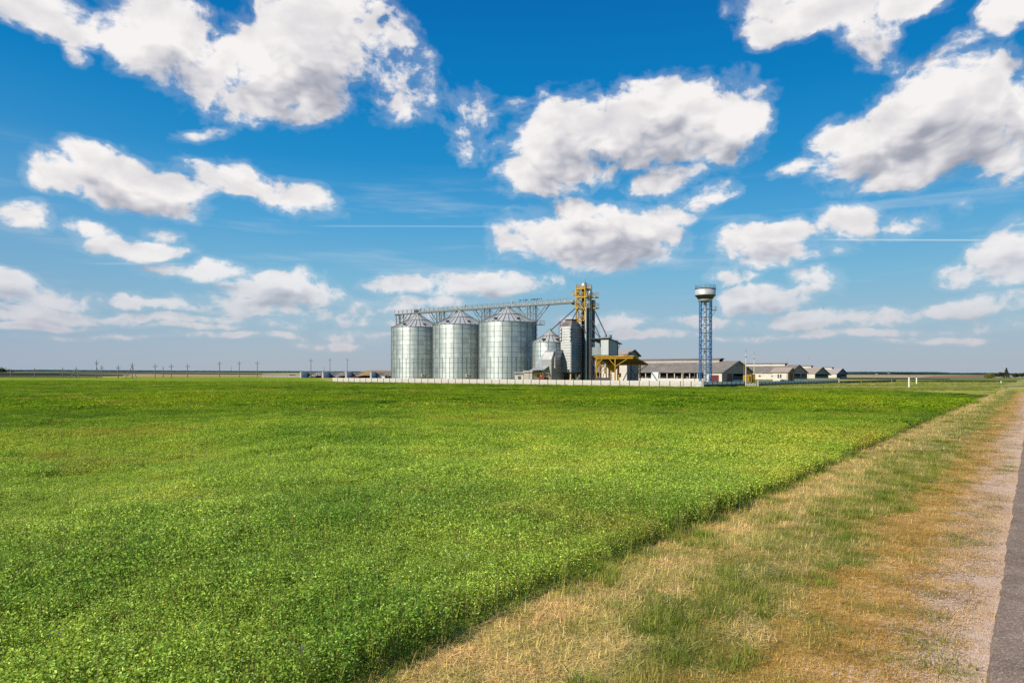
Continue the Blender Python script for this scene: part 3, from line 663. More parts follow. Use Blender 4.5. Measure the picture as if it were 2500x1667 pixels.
# loose stones along the tarmac edge
stone_m = mat('pale_stone', (.60,.46,.36), (.30,.22,.17), .9, 0, 6)
stones = []
for i in range(4):
    vs = []; fs = []
    for q in range(26):
        c = Vector((random.uniform(-.2,.2), random.uniform(-.2,.2), 0)); r_ = random.uniform(.004, .016); o = len(vs)
        a0 = random.uniform(0, 6.28)
        for k in range(5): vs.append(c+Vector((math.cos(a0+k*1.257)*r_*random.uniform(.7,1.2), math.sin(a0+k*1.257)*r_*random.uniform(.7,1.2), 0)))
        vs.append(c+Vector((0,0,r_*random.uniform(.7,1.1))))
        fs += [(o+k, o+(k+1) % 5, o+5) for k in range(5)]
    stones.append(finish('stone_patch', vs, fs, [random.random() for _ in fs], [0]*len(fs), [stone_m]))
sv = rng.uniform(3, 45, 2600); tv = -.36-np.abs(rng.normal(0, .45, 2600)); zz_ = np.where(tv > -.33, .1, .053)
scatter('loose_gravel', stones, np.column_stack([DV.x*sv+NV.x*tv, DV.y*sv+NV.y*tv]), zz_, rng.uniform(0, 6.28, 2600), rng.uniform(.7, 1.3, 2600), rng.integers(0, 4, 2600), 'loose pale stones on the road shoulder', 'gravel')
# wildflowers
def flower_mesh(name, col, n_, size, h):
    m = mat('petal_'+name, col, None, .6)
    vs = []; fs = []
    for i in range(n_):
        c = Vector((random.gauss(0, .05), random.gauss(0, .05), h+random.uniform(-.04, .03)))
        for k in range(5):
            a = k*1.257; d = Vector((math.cos(a), math.sin(a), .25)); e = Vector((-math.sin(a), math.cos(a), 0))*.35
            o = len(vs); vs += [c, c+(d+e)*size*.6, c+d*size, c+(d-e)*size*.6]; fs.append((o, o+1, o+2, o+3))
    return finish(name, vs, fs, [random.random() for _ in fs], [0]*len(fs), [m])
fl = [flower_mesh('yellow_bloom', (.62,.6,.04), 9, .016, .47), flower_mesh('white_umbel', (.8,.8,.72), 10, .014, .56), flower_mesh('violet_bloom', (.22,.12,.35), 8, .013, .45)]
n = 420; xs = []; ys = []; ix = []
while len(xs) < n:
    y_ = random.uniform(6, 40); x_ = random.uniform(-.78*y_-2, .78*y_); t_ = x_*NV.x+y_*NV.y
    if t_ > TE-.15: continue
    edge = t_ > TE-1.3
    if not edge and random.random() < .55: continue
    xs.append(x_); ys.append(y_); r_ = random.random(); ix.append((0 if r_ < .6 else 1 if r_ < .85 else 2) if edge else (0 if r_ < .75 else 2))
scatter('wildflowers', fl, np.column_stack([xs, ys]), .06, rng.uniform(0, 6.28, n), rng.uniform(.85, 1.15, n), np.array(ix), 'scattered yellow, white and violet wildflowers in the crop', 'flowers')
# ------------------------------------------------------------------ far forest belt (reads as one mass)
def forest(name, prof, Z, depth, col, seed, label):
    random.seed(seed); m, nt, b = new_mat(name+'_foliage')
    pos = N(nt, 'ShaderNodeNewGeometry').outputs['Position']
    n1 = noise(nt, vth(nt, 'MULTIPLY', pos, (1, 1, 2.5)), .035, 6, .65)
    r = ramp(nt, n1.outputs[0], [(.35, tuple(c*.7 for c in col)), (.65, tuple(c*1.2 for c in col))]); nt.links.new(r.outputs[0], b.inputs['Base Color']); b.inputs['Roughness'].default_value = 1; b.inputs['Specular IOR Level'].default_value = 0
    mb = MB(); us = np.arange(prof[0][0], prof[-1][0], 1.6); pv = np.interp(us, [p[0] for p in prof], [p[1] for p in prof])
    front = []; top = []; back = []
    for u, v in zip(us, pv):
        v += random.gauss(0, .22); Zt = Z*(1+.01*math.sin(u*.02)); x, y = PX(u, Zt)
        front.append((x, y, 0)); top.append((x*1.002, y*1.002, ZZ(u, v, Zt))); back.append((x*(1+depth/Z), y*(1+depth/Z), 0))
    n = len(us); mb.add(front+top+back, [(i, i+1, n+i+1, n+i) for i in range(n-1)]+[(n+i, n+i+1, 2*n+i+1, 2*n+i) for i in range(n-1)])
    return tag(mb.build(name, m), label, 'forest', kind='stuff')
forest('far_forest', [(-700,903.5),(0,902.6),(60,902.8),(95,902.2),(180,903),(400,904.2),(640,905.4),(900,906.2),(1100,907),(1300,908),(1700,909.5),(1950,909),(2060,907.6),(2110,907.2),(2200,907.8),(2290,908),(2330,910),(2400,909.6),(2460,910.6),(2900,910)], 4200, 400, (.028,.062,.09), 3, 'long bluish forest belt along the horizon')  # distance haze put into the bluish foliage colour
forest('forest_ridge', [(1960,913),(2010,909.5),(2060,908.6),(2150,908.3),(2280,908.6),(2340,910.6),(2420,911.5),(2500,911.6),(2900,911)], 2500, 300, (.025,.055,.055), 5, 'dark green wood behind the tan field on the right')
random.seed(21)
# ------------------------------------------------------------------ trees and bushes
def crown(name, parent, m, h0, h1, rad, n_, cone=False, leaf=.35, sq=1.):
    vs = []; fs = []; rnd = []
    lobes = [(Vector((random.gauss(0, rad*.4), random.gauss(0, rad*.4), random.uniform(h0+rad*.4, h1-rad*.35))), rad*random.uniform(.4, .7)) for _ in range(9)]
    for i in range(n_):
        if cone:
            q = random.random()**.75; tier = (math.sin(q*38)*.5+.5)*.35+.65; r = rad*(1-q)*tier*math.sqrt(random.uniform(.35, 1)); a = random.uniform(0, 6.28)
            c = Vector((r*math.cos(a), r*math.sin(a), h0+(h1-h0)*q-r*.18))
        else:
            l, lr = random.choice(lobes); d = Vector((random.gauss(0,1), random.gauss(0,1), random.gauss(0,.8))).normalized(); c = l+d*lr*random.uniform(.6, 1.05)
            if c.z < h0: c.z = h0+random.uniform(0, .3)
        d = Vector((random.gauss(0,1), random.gauss(0,1), random.gauss(0,.6))).normalized(); nn = Vector((random.gauss(0,.7), random.gauss(0,.7), 1)).normalized(); s = d.cross(nn).normalized()*leaf*.35; d = d*leaf*.5
        o = len(vs); vs += [c-d, c+s, c+d, c-s]; fs.append((o, o+1, o+2, o+3)); rnd.append(random.random())
    me = finish(name, vs, fs, rnd, [0]*len(fs), [m]); ob = bpy.data.objects.new(name, me); C.objects.link(ob); ob.parent = parent; return ob
def fol(name, a, b_): return leaf_mat(name, lambda nt, pos: ramp(nt, noise(nt, pos, .5, 3).outputs[0], [(.35, a), (.65, b_)]).outputs[0], .2, .1, .8, .6, 1.4)
f_spruce = fol('spruce_needles', (.06,.085,.05), (.11,.13,.075)); f_dark = fol('dark_leaves', (.045,.07,.02), (.08,.11,.035)); f_yel = fol('yellow_leaves', (.22,.2,.03), (.32,.27,.05)); f_bush = fol('bush_leaves', (.05,.13,.012), (.1,.2,.02))
def tree(name, u, vbase, vtop, wpx, m, label, cone=False, n_=900, trunk=True, cat='tree', Z=None, group=None, h0=None):
    Z = Z or F*H/(vbase-hor(u)); x, y = PX(u, Z); h = (vbase-vtop)*Z/F; rad = wpx/2*Z/F
    t = thing(name, label, cat, (x, y), random.uniform(0, 6), group)
    mb = MB()
    if trunk:
        mb.tube((0,0,-.1), (0,0,h*.5), h*.05, 8, h*.03); mb.tube((0,0,h*.5), (0,0,h*.9), h*.03, 8, h*.006)
        for k in range(7): a = k*2.4; z = h*(.2+.09*k); mb.tube((0,0,z), (math.cos(a)*rad*.6, math.sin(a)*rad*.6, z+h*.1), h*.014, 5, h*.004)
        mb.build('trunk', 'rust', t)
    else:
        for k in range(9): a = k*2.4; mb.tube((0,0,-.05), (math.cos(a)*rad*.6, math.sin(a)*rad*.6, h*.7), h*.03, 5, h*.008)
        mb.build('stems', 'rust', t)
    crown('crown' if trunk else 'foliage', t, m, h*(.06 if cone else (.25 if trunk else .03)) if h0 is None else h0, h, rad, n_, cone, leaf=max(rad*.22, .12))
    return t
tree('spruce_tree', 2457, 922.9, 897.8, 21, f_spruce, 'tall pointed spruce rising above the bushes at the far right', True, 1500)
tree('broadleaf_tree', 2444, 923.2, 908.5, 20, f_dark, 'dark rounded tree touching the left side of the spruce', n_=1100)
tree('broadleaf_tree', 2431, 923.2, 912, 14, f_dark, 'low dark tree between the yellow bush and the rounded tree', n_=800)
tree('yellow_bush', 2418, 923, 913.8, 26, f_yel, 'yellowish green bush at the end of the brown field', n_=900, trunk=False, cat='bush')
tree('broadleaf_tree', 2478, 923.4, 912.8, 18, f_dark, 'low dark tree just right of the spruce', n_=800)
tree('broadleaf_tree', 2496, 923.3, 911, 16, f_dark, 'dark tree at the right edge of the picture', n_=800)
tree('green_bush', 1911, 939.6, 927.5, 22, f_bush, 'round green bush leaning on the dark fence', n_=900, trunk=False, cat='bush')
tree('broadleaf_tree', 3, 911.8, 903.5, 26, f_dark, 'distant dark tree clump at the left edge on the horizon', n_=700, Z=1500)
tree('broadleaf_tree', 29, 911.5, 905.5, 9, f_dark, 'small distant dark tree near the left edge on the horizon', n_=400, Z=1500)
# ------------------------------------------------------------------ electricity poles
INS = MB().lathe([(0,0),(.08,0),(.1,.08),(.05,.14),(.06,.2),(0,.24)], 8).mesh('insulator', M['steel'])
def make_pole(u, vb, vt, label, arm=True, Z=None, group='concrete electricity poles across the field edge'):
    Z = Z or F*H/(vb-hor(u)); x, y = PX(u, Z); h = (vb-vt)*Z/F
    t = thing('utility_pole', label, 'pole', (x, y), random.uniform(-.3, .3), group)
    MB().tube((0,0,-.3), (0,0,h-.5), .44, 10, .3).build('post', 'pole', t)
    mb = MB(); mb.bar((0,0,h-.5), (0,0,h), .2)
    if arm:
        mb.bar((-1.1,0,h-1.3), (1.1,0,h-1.3), .2); mb.bar((-.95,0,h-1.3), (-.95,0,h-.95), .08); mb.bar((.95,0,h-1.3), (.95,0,h-.95), .08)
    mb.build('crossarm', 'darkst', t)
    for px_, pz in ((0, h),)+(((-.95, h-.95), (.95, h-.95)) if arm else ()): share('insulator', INS, t, (px_, 0, pz))
    return t
PL = [(26.5,922,901,'leftmost distant pole, standing over the shaded field'),(84.7,922.4,899,'second distant pole from the left edge'),(152.7,922.6,897.5,'distant pole just left of the smaller tripod mast'),
(288.4,924,892,'single pole standing between the pole cluster and the large tripod mast'),(378.6,922.8,888.6,'first pole to the right of the large tripod mast'),
(418,922.8,888.8,'pole with crossarm just right of the short armless pole'),(458,922.8,888.8,'pole left of the wide gap in the middle of the row'),(536,922,882.4,'taller pole beside a short post in the ochre field'),
(584,922,881.8,'pole midway along the ochre field'),(628,921.6,881.8,'pole next to the left end of the rear concrete fence'),
(759,922,875,'leftmost of three tall poles in front of the silage clamps'),(805.5,919.6,874.7,'middle of three tall poles in front of the silage clamps'),(848,919,874.8,'rightmost of three tall poles in front of the silage clamps'),
(248.4,923,892.6,'right hand pole of the small cluster')]
for u, vb, vt, lb in PL: make_pole(u, vb, vt, lb)
make_pole(398, 922.6, 895, 'short armless pole between two crossarm poles', False)
make_pole(564.7, 915.5, 894, 'short dark armless pole far back in the ochre field', False)
make_pole(792, 915.2, 894.7, 'thin armless pole behind the silage clamps', False)
def braced_pole(u, vb, vt, legs, label, arm=True, low=False):
    Z = F*H/(vb-hor(u)); x, y = PX(u, Z); h = (vb-vt)*Z/F; k = Z/F
    t = thing('braced_utility_pole', label, 'pole', (x, y), 0, 'braced electricity poles')
    MB().tube((0,0,-.3), (0,0,h-.6), .36, 10, .22).build('post', 'pole', t)
    for l in legs: MB().tube(((l-u)*k, -1.5 if len(legs) > 1 else .5, -.2), (0, 0, h*(.8 if len(legs) > 1 else .62)), .34, 8, .22).build('brace', 'pole', t)
    mb = MB(); mb.bar((0,0,h-.6), (0,0,h), .12); mb.bar((-.9,0,h-1.2), (.9,0,h-1.2), .14); mb.bar((-.5,.0,h-1.8), (.5,0,h-1.8), .3)
    mb.build('crossarm', 'darkst', t)
    for px_ in (-.9, 0, .9): share('insulator', INS, t, (px_, 0, h-1.13 if px_ else h))
braced_pole(186, 923.4, 895, (174.8, 198.4), 'smaller tripod mast with two slanting concrete braces')
braced_pole(323, 924.3, 884.5, (309.5, 338.5), 'larger tripod mast with two slanting concrete braces')
braced_pole(235.5, 923.6, 878.8, (244.,), 'tallest pole of the cluster with one slanting brace')
# ------------------------------------------------------------------ fences
def panel_fence(name, A_, B_, n_, h, label, m, post_m, style='scallop', th=.12):
    A_ = Vector(A_); B_ = Vector(B_); L = (B_-A_).length; w = L/n_; rz = math.atan2(B_.y-A_.y, B_.x-A_.x)
    t = thing(name, label, 'fence', (A_.x, A_.y), rz)
    if style == 'scallop':
        g1 = MB(); g1.box(.09, w-.09, -.03, .03, -.1, h*.5)             # lower slab
        g2 = MB(); x0, x1 = .09, w-.09; k = 8; pts = [(x0, h*.505)]
        pts.append((x1, h*.505))
        for i in range(k*4, -1, -1):
            xx = x0+(x1-x0)*i/(k*4); pts.append((xx, h*.965+.035*h*abs(math.sin(math.pi*i/4))))
        g2.prism(pts, -.04, .04); 
        g2.box(.2, w-.2, -.06, -.043, h*.56, h*.6).box(.2, w-.2, -.06, -.043, h*.82, h*.86).box(.2, .26, -.06, -.043, h*.605, h*.815).box(w-.26, w-.2, -.06, -.043, h*.605, h*.815)
        pm = [('lower_panel', g1.mesh('lower_panel', M['conc'])), ('upper_panel', g2.mesh('upper_panel', M['conc_w']))]
    elif style == 'dark':
        g1 = MB(); g1.box(.1, w-.1, -.03, .03, -.1, h*.52); g2 = MB(); g2.box(.12, w-.12, -.045, .03, h*.53, h*.93)
        for xx in (.33, .66): g2.box(w*xx-.02, w*xx+.02, -.06, -.048, h*.53, h*.93)
        pm = [('lower_panel', g1.mesh('lower_panel', M['navy'])), ('upper_panel', g2.mesh('upper_panel', M['palewin']))]
    else:
        g1 = MB(); g1.box(.05, w-.05, -.03, .03, -.05, h*.8); g2 = MB(); g2.box(.0, w, -.06, .06, h*.82, h)
        pm = [('panel', g1.mesh('panel', M['navy'])), ('coping', g2.mesh('coping', M['conc_g']))]
    p = MB().box(-.1, .1, -th/2-.02, th/2, -.2, h*.985).mesh('post', M[post_m])
    for i in range(n_+1):
        if i <= n_: share('post', p, t, (i*w, 0, 0))
        if i < n_:
            for nm, me in pm: share(nm, me, t, (i*w, 0, 0))
    if style == 'dark':
        MB().box(0, L, -.07, .07, h*.94, h*1.0).build('coping', 'conc_g', t)
    return t
panel_fence('concrete_panel_fence', FL_A, FL_B, 48, 1.45, 'long pale concrete panel fence with scalloped top in front of the silos', 'conc', 'pole')
panel_fence('dark_panel_fence', (42.95, 153.9), (56.9, 167), 9, 1.3, 'short dark fence with pale windows ending the long white fence by the water tower', 'navy', 'navy', 'dark')
panel_fence('dark_panel_fence', (60.6, 168.2), (107.3, 224), 29, 1.25, 'long dark fence with pale windows in front of the white house and barns', 'navy', 'navy', 'dark')
panel_fence('low_dark_fence', (107.6, 224.4), (154.6, 275), 22, .85, 'low dark fence with grey coping running right from the barns', 'navy', 'navy', 'low')
panel_fence('rear_concrete_fence', G(639, 920.9), G(962, 921.3), 38, 1.15, 'distant pale concrete fence in front of the silage clamps', 'conc', 'conc')
for (u, v, lb) in ((1716, 946.4, 'grey concrete gate post where the white fence meets the dark fence'), (1850, 943.8, 'concrete gate post right of the fence gap'), (2047.5, 936.4, 'pale concrete post where the long dark fence ends')):
    x, y = G(u, v); t = MB().box(-.16, .16, -.16, .16, -.2, 1.5).lathe([(.2, 1.5), (.2, 1.56), (.02, 1.66)], 4, a0=math.pi/4, smooth=False).build('fence_post', 'conc_g'); t.location = (x+.05, y-.25, 0); t.rotation_euler = (0,0,.6); tag(t, lb, 'post')
x0, y0 = G(1819.5, 943.6); x1, y1 = G(1849, 943.6)
panel_fence('low_concrete_barrier', (x0+.5, y0), (x1-.4, y1), 3, .7, 'low tan concrete barrier closing the fence gap', 'conc', 'conc')
# ------------------------------------------------------------------ silos
AX = math.atan2(-.592, .806)     # plant axis: local x = along the overhead conveyor, local y = away from the viewer
def silo(name, label, loc, Rr, he, hr, nseam, nring, half_from, gm, fan=True, group=None):
    t = thing(name, label, 'silo', loc, 0, group)
    MB().lathe([(Rr, .3), (Rr, he)], 72).build('wall', gm, t)
    MB().lathe([(Rr+.35, -.2), (Rr+.35, .3), (Rr-.1, .3)], 48, smooth=False).build('base', 'conc_g', t)
    mb = MB()
    for i in range(nseam):
        a = 2*math.pi*i/nseam+.06; c, s = math.cos(a), math.sin(a)
        mb.bar(((Rr+.03)*c, (Rr+.03)*s, .3), ((Rr+.03)*c, (Rr+.03)*s, he-.02), .1)
    for i in range(nseam):
        a = 2*math.pi*(i+.5)/nseam+.06; c, s = math.cos(a), math.sin(a)
        mb.bar(((Rr+.03)*c, (Rr+.03)*s, .3), ((Rr+.03)*c, (Rr+.03)*s, half_from), .09)
    mb.build('stiffeners', 'seam', t)
    mb = MB()
    for k in range(1, nring+1):
        z = .3+(he-.3)*k/nring
        mb.lathe([(Rr+.005, z-.035), (Rr+.035, z-.025), (Rr+.035, z+.025), (Rr+.005, z+.035)], 72, smooth=False)
    mb.build('ring_seams', 'steel', t)
    # roof cone with two slopes meeting at a ring, raised ribs
    rt = .45; zt = he+hr*(1-rt)*.97
    rf = MB(); rf.lathe([(Rr+.18, he-.06), (Rr*rt, zt), (Rr*.09, he+hr)], 60).build('roof', 'roofm', t).name
    roof = [c for c in t.children if c.name.startswith('roof')][0]
    rb = MB()
    nr = int(nseam*1.6)
    for i in range(nr):
        a = 2*math.pi*i/nr; c, s = math.cos(a), math.sin(a)
        rb.bar(((Rr+.18)*c, (Rr+.18)*s, he+.02), (Rr*rt*c, Rr*rt*s, zt+.05), .11); 
        if i % 2 == 0: rb.bar((Rr*rt*c, Rr*rt*s, zt+.05), (Rr*.09*c, Rr*.09*s, he+hr+.04), .09)
    rb.build('ribs', 'seam', roof)
    MB().lathe([(Rr*rt+.12, zt-.02), (Rr*rt+.12, zt+.16), (Rr*rt-.05, zt+.16)], 48, smooth=False).build('walkway_ring', 'steel', roof)
    MB().lathe([(Rr*.1, he+hr-.1), (Rr*.1, he+hr+.35), (Rr*.12, he+hr+.36), (.02, he+hr+.6)], 20, smooth=False).build('cap', 'steel_l', roof)
    for a in (-2.05, -1.15, .3, 1.9):
        r = Rr*.86; z = he+hr*.15; v_ = MB().box(-.35, .35, -.35, .3, -.1, .45)
        v_.add([(-.35,-.35,.45),(.35,-.35,.45),(.35,-.75,.15),(-.35,-.75,.15)], [(0,1,2,3)])
        ov = v_.build('roof_vent', 'darkst', roof); ov.location = (r*math.cos(a), r*math.sin(a), z); ov.rotation_euler = (0, 0, a+math.pi/2)
    # access ladder on the left flank and side inspection hatch
    la = MB(); a = R(196)
    for sgn in (-.25, .25):
        c, s = math.cos(a+sgn/Rr), math.sin(a+sgn/Rr); la.bar(((Rr+.25)*c, (Rr+.25)*s, .3), ((Rr+.25)*c, (Rr+.25)*s, he+.6), .06)
    for z in np.arange(.6, he+.4, .6):
        c1, s1 = math.cos(a-.25/Rr), math.sin(a-.25/Rr); c2, s2 = math.cos(a+.25/Rr), math.sin(a+.25/Rr); la.bar(((Rr+.25)*c1, (Rr+.25)*s1, z), ((Rr+.25)*c2, (Rr+.25)*s2, z), .04)
    la.build('ladder', 'steel', t)
    if fan:
        a = R(-72); fb = MB().box(-.45, .45, -.5, .1, 0, 1.0).build('fan_box', 'conc_w', t)
        fb.location = ((Rr+.2)*math.cos(a), (Rr+.2)*math.sin(a), 1.9); fb.rotation_euler = (0,0,a+math.pi/2)
        MB().lathe([(.0,0),(.3,0),(.3,.12)], 16).build('fan_grille', 'steel', fb).rotation_euler = (R(90),0,0)
        [c for c in fb.children][0].location = (0, -.5, .5)
    return t
sg = 'row of three large grain silos'
silo('grain_silo', 'leftmost of the three large galvanised grain silos', (-31.1, 225.4), 8.5, 17.9, 4.4, 21, 12, 7.75, 'galv', group=sg)
silo('grain_silo', 'middle one of the three large galvanised grain silos', (-16.1, 213.0), 8.5, 17.9, 4.4, 21, 12, 7.75, 'galv', group=sg)
silo('grain_silo', 'largest looking, rightmost of the three large galvanised grain silos', (-1.3, 201.5), 8.5, 17.9, 4.4, 21, 12, 7.75, 'galv', group=sg)
silo('small_grain_silo', 'small galvanised hopper silo squeezed between the large silos and the dryer', (10.6, 190.5), 4.9, 11.7, 3.3, 14, 9, .4, 'galv_s', fan=False)
# ------------------------------------------------------------------ overhead conveyor bridge
BA = Vector((-39.2, 231.4)); BB = Vector((17.0, 190.2)); BL = (BB-BA).length; BR = math.atan2(BB.y-BA.y, BB.x-BA.x)
br = thing('conveyor_bridge', 'long grey conveyor gallery crossing above the silo roofs to the yellow tower', 'conveyor', (BA.x, BA.y, 22.6), BR)
MB().box(0, BL, -.9, -.78, 0, .35).box(0, BL, .78, .9, 0, .35).box(0, BL, -.775, .775, .04, .12).build('deck', 'steel', br)
MB().box(9.2, BL+.2, -.3, .3, .4, .85).box(9.2, BL, -.34, .34, .853, .9).build('conveyor_housing', 'steel_l', br)
MB().box(.0, .3, -.9, .9, -.2, -.003).box(8.6, 10.4, -.45, .35, .45, 1.25).build('drive_unit', 'darkst', br)
mb = MB()
for s_ in (-.9, .9):
    for i in range(int(BL/2)+1): mb.bar((i*2, s_, .3), (i*2, s_, 1.55), .09)
    for z in (1.5, 1.0): mb.bar((0, s_, z), (BL, s_, z), .05)
mb.build('railing', 'steel', br)
for xx in (11.2, 30.2, 48.6):
    g_ = MB().tube((xx, 0, .6), (xx, 0, 1.9), .5, 10).tube((xx, 0, 1.9), (xx+.2, 0, 2.1), .5, 10, .2).build('inlet_hood', 'steel_l', br)
for xx in (10.0, 28.6, 47.4):
    MB().tube((xx, 0, 0), (xx, 0, -.9), .4, 10).box(xx-.3, xx+.3, -.3, .3, -.35, -.004).build('outlet_spout', 'steel', br)
# bridge support frames, standing between the silos
def support(xx, label, arms, left_short=False, lad=True, zb=0.):
    px_, py_ = (BA+(BB-BA).normalized()*xx); zt = 22.58
    t = thing('conveyor_support', label, 'steel frame', (px_, py_, 0), BR, 'steel frames carrying the conveyor bridge')
    w = 1.0
    for sx in (-w, w):
        for sy in (-.75, .75): MB().bar((sx, sy, zb), (sx, sy, zt), .22).build('leg', 'steel', t)
    mb = MB(); z = zb+.5; i = 0
    while z < zt-2.2:
        for sy in (-.75, .75):
            a, b_ = (-w, w) if i % 2 else (w, -w); mb.bar((a, sy, z), (b_, sy, z+2.2), .1); mb.bar((-w, sy, z), (w, sy, z), .1)
        mb.bar((-w, -.75, z), (-w, .75, z), .08); mb.bar((w, -.75, z), (w, .75, z), .08)
        z += 2.2; i += 1
    mb.build('lattice', 'steel', t)
    mb = MB()
    for (a, zl) in arms:
        for sy in (-.75, .75):
            mb.bar((math.copysign(w, a), sy, zt-zl), (a, sy, zt), .2); mb.bar((math.copysign(w, a), sy, zt-zl*.45), ((a+math.copysign(w, a))/2, sy, zt-zl*.5), .1); mb.bar(((a+math.copysign(w,a))/2, sy, zt-zl*.5), (math.copysign(w, a), sy, zt), .1)
    mb.build('bracket_arms', 'steel', t)
    if lad:
        lb = MB()
        for sy in (-.25, .25): lb.bar((w+.5, sy, .5), (w+.5, sy, zt), .06)
        for q in np.arange(1, 22, .8): lb.bar((w+.5, -.25, q), (w+.5, .25, q), .04)
        for q in np.arange(3, 22, 1.4): 
            for k in range(5): a0 = R(-90+45*k-0); a1 = R(-90+45*(k+1)); lb.bar((w+.5+.45*math.cos(a0)*1.2, .45*math.sin(a0), q), (w+.5+.45*math.cos(a1)*1.2, .45*math.sin(a1), q), .04) if k < 4 else None
        for k in (0, 2, 4): a0 = R(-90+45*k); lb.bar((w+.5+.54*math.cos(a0), .45*math.sin(a0), 3), (w+.5+.54*math.cos(a0), .45*math.sin(a0), 21.9), .04)
        lb.build('caged_ladder', M['steel'] if xx < 45 else M['blue'], t)
    return t
support(1.6, 'frame under the free left end of the conveyor bridge', [(4.6, 3.6)], lad=False)
support(20.0, 'frame between the left and middle silos', [(-4.6, 4.2), (6.2, 4.2)])
support(38.6, 'frame between the middle and right silos', [(-4.6, 4.4), (5.6, 4.4)])
s4 = support(55.6, 'frame standing right of the rightmost large silo with a blue caged ladder', [(-5.2, 4.8), (5.6, 4.8)])
MB().box(2.0, 3.9, -1.1, 1.1, 17.0, 17.12).build('landing', 'redp', s4)
mb = MB()
for q in ((2, -1.1), (3.9, -1.1), (3.9, 1.1), (2, 1.1)): mb.bar((q[0], q[1], 17.1), (q[0], q[1], 18.2), .06)
for z in (17.65, 18.2): mb.bar((2,-1.1,z), (3.9,-1.1,z), .05).bar((3.9,-1.1,z), (3.9,1.1,z), .05).bar((3.9,1.1,z), (2,1.1,z), .05)
mb.build('landing_railing', 'redp', s4)
# ------------------------------------------------------------------ yellow bucket elevator tower
ET = (19.9, 190.)
et = thing('elevator_tower', 'tall yellow steel bucket elevator tower with platforms and silver legs', 'tower', ET, AX)
wx, wy = 1.4, 1.7
def zv(v): return 3.2+(910.5-v)*.114
for sx in (-wx, wx):
    for sy in (-wy, wy):
        MB().bar((sx, sy, 0), (sx, sy, zv(782)), .22).build('leg', 'rust', et)
        MB().bar((sx, sy, zv(782)), (sx, sy, zv(697)), .27).build('upper_leg', 'yellow', et)
def cross(mb, z0, z1, w):
    for sy in (-wy, wy): mb.bar((-wx, sy, z0), (wx, sy, z1), w); 
    for sx in (-wx, wx): mb.bar((sx, -wy, z1), (sx, wy, z0), w)
mb = MB(); zs = [zv(784), zv(752), zv(739), zv(725), zv(714), zv(705)]
for a, b_ in zip(zs[:-1], zs[1:]): cross(mb, a, b_, .14)
mb.build('upper_bracing', 'yellow', et)
mb = MB(); zl = np.linspace(.4, zs[0], 8)
for i, (a, b_) in enumerate(zip(zl[:-1], zl[1:])):
    cross(mb, a, b_, .12) if i % 2 else cross(mb, b_, a, .12)
    for sy in (-wy, wy): mb.bar((-wx, sy, a), (wx, sy, a), .12)
    for sx in (-wx, wx): mb.bar((sx, -wy, a), (sx, wy, a), .12)
mb.build('lower_bracing', 'rust', et)
def platform(x0, x1, y0, y1, z, nm='platform', m='yellow', open_side=None):
    o = MB().box(x0, x1, y0, y1, z-.32, z).build(nm, m, et)
    mb = MB(); cs = [(x0,y0),(x1,y0),(x1,y1),(x0,y1)]
    for i in range(4):
        a = cs[i]; b_ = cs[(i+1) % 4]; n_ = max(1, int(math.dist(a, b_)/1.3))
        for k in range(n_): p = (a[0]+(b_[0]-a[0])*k/n_, a[1]+(b_[1]-a[1])*k/n_); mb.bar((*p, z), (*p, z+1.15), .07)
        for zz in (.6, 1.12): mb.bar((*a, z+zz), (*b_, z+zz), .07)
    mb.build('railing', m, o); return o
platform(-wx-.15, wx+.15, -wy-.15, wy+.15, zv(705))
platform(-wx-.15, wx+.65, -wy-.15, wy+.15, zv(725))
platform(-wx-.15, wx+.65, -wy-.15, wy+.15, zv(752))
platform(-wx-.15, wx-.2, -wy-.15, wy-.6, zv(782))
platform(-wx-1.75, -wx-.2, -1.2, .4, zv(717.5), 'side_platform')
platform(-wx-1.75, -wx-.2, -1.2, .6, zv(740.5), 'side_platform')
platform(wx+.7, wx+1.9, .6, 2.6, zv(725), 'side_platform')
platform(wx+.7, wx+1.9, .8, 2.8, zv(751), 'side_platform')
legs = [(1.75, -1.75, zv(752), 'steel_l'), (1.85, -.95, zv(752), 'darkst'), (1.95, -.35, zv(712), 'steel_l'), (2.0, .45, zv(714), 'steel_l'), (2.1, 1.25, zv(735), 'steel'), (2.3, 1.75, zv(736), 'darkst'), (.2, .3, zv(700), 'steel_l'), (.2, -.5, zv(700), 'darkst'), (-.5, .2, zv(712), 'rust')]
for lx, ly, zt, m_ in legs: MB().box(lx-.19, lx+.19, ly-.19, ly+.19, .2, zt).build('elevator_leg', m_, et)
def head(lx, ly, z, s_, m_='steel_l'):
    mb = MB(); prof = [(-.8*s_, 0), (.8*s_, 0), (.8*s_, .7*s_)]+[(.8*s_*math.cos(R(a)), .7*s_+.8*s_*math.sin(R(a))) for a in range(20, 180, 20)]+[(-.8*s_, .7*s_)]
    mb.prism(prof, lx-.35, lx+.35, 'x'); mb.v = [(a, b_+ly, c+z) for a, b_, c in mb.v]; mb.build('elevator_head', m_, et)
head(.25, -.1, zv(703), 1.05); head(1.95, .05, zv(722), .95); head(2.2, 1.5, zv(744), .9, 'steel'); head(-1.9, -.5, zv(716), .5)
mb = MB().box(-.9, -.2, -.4, .4, zv(704), zv(704)+.8); mb.build('motor', 'orange', et)
MB().bar((.2, .6, zv(698)), (.2, .6, zv(681)), .04).build('lightning_rod', 'darkst', et)
mb = MB()
for sy in (-.2, .2): mb.bar((-wx+.35, -wy-.0+sy+.6, .4), (-wx+.35, -wy+sy+.6, zv(705)), .06)
for q in np.arange(.8, zv(706), .5): mb.bar((-wx+.35, -wy+.4, q), (-wx+.35, -wy+.8, q), .04)
mb.build('ladder', 'yellow', et)
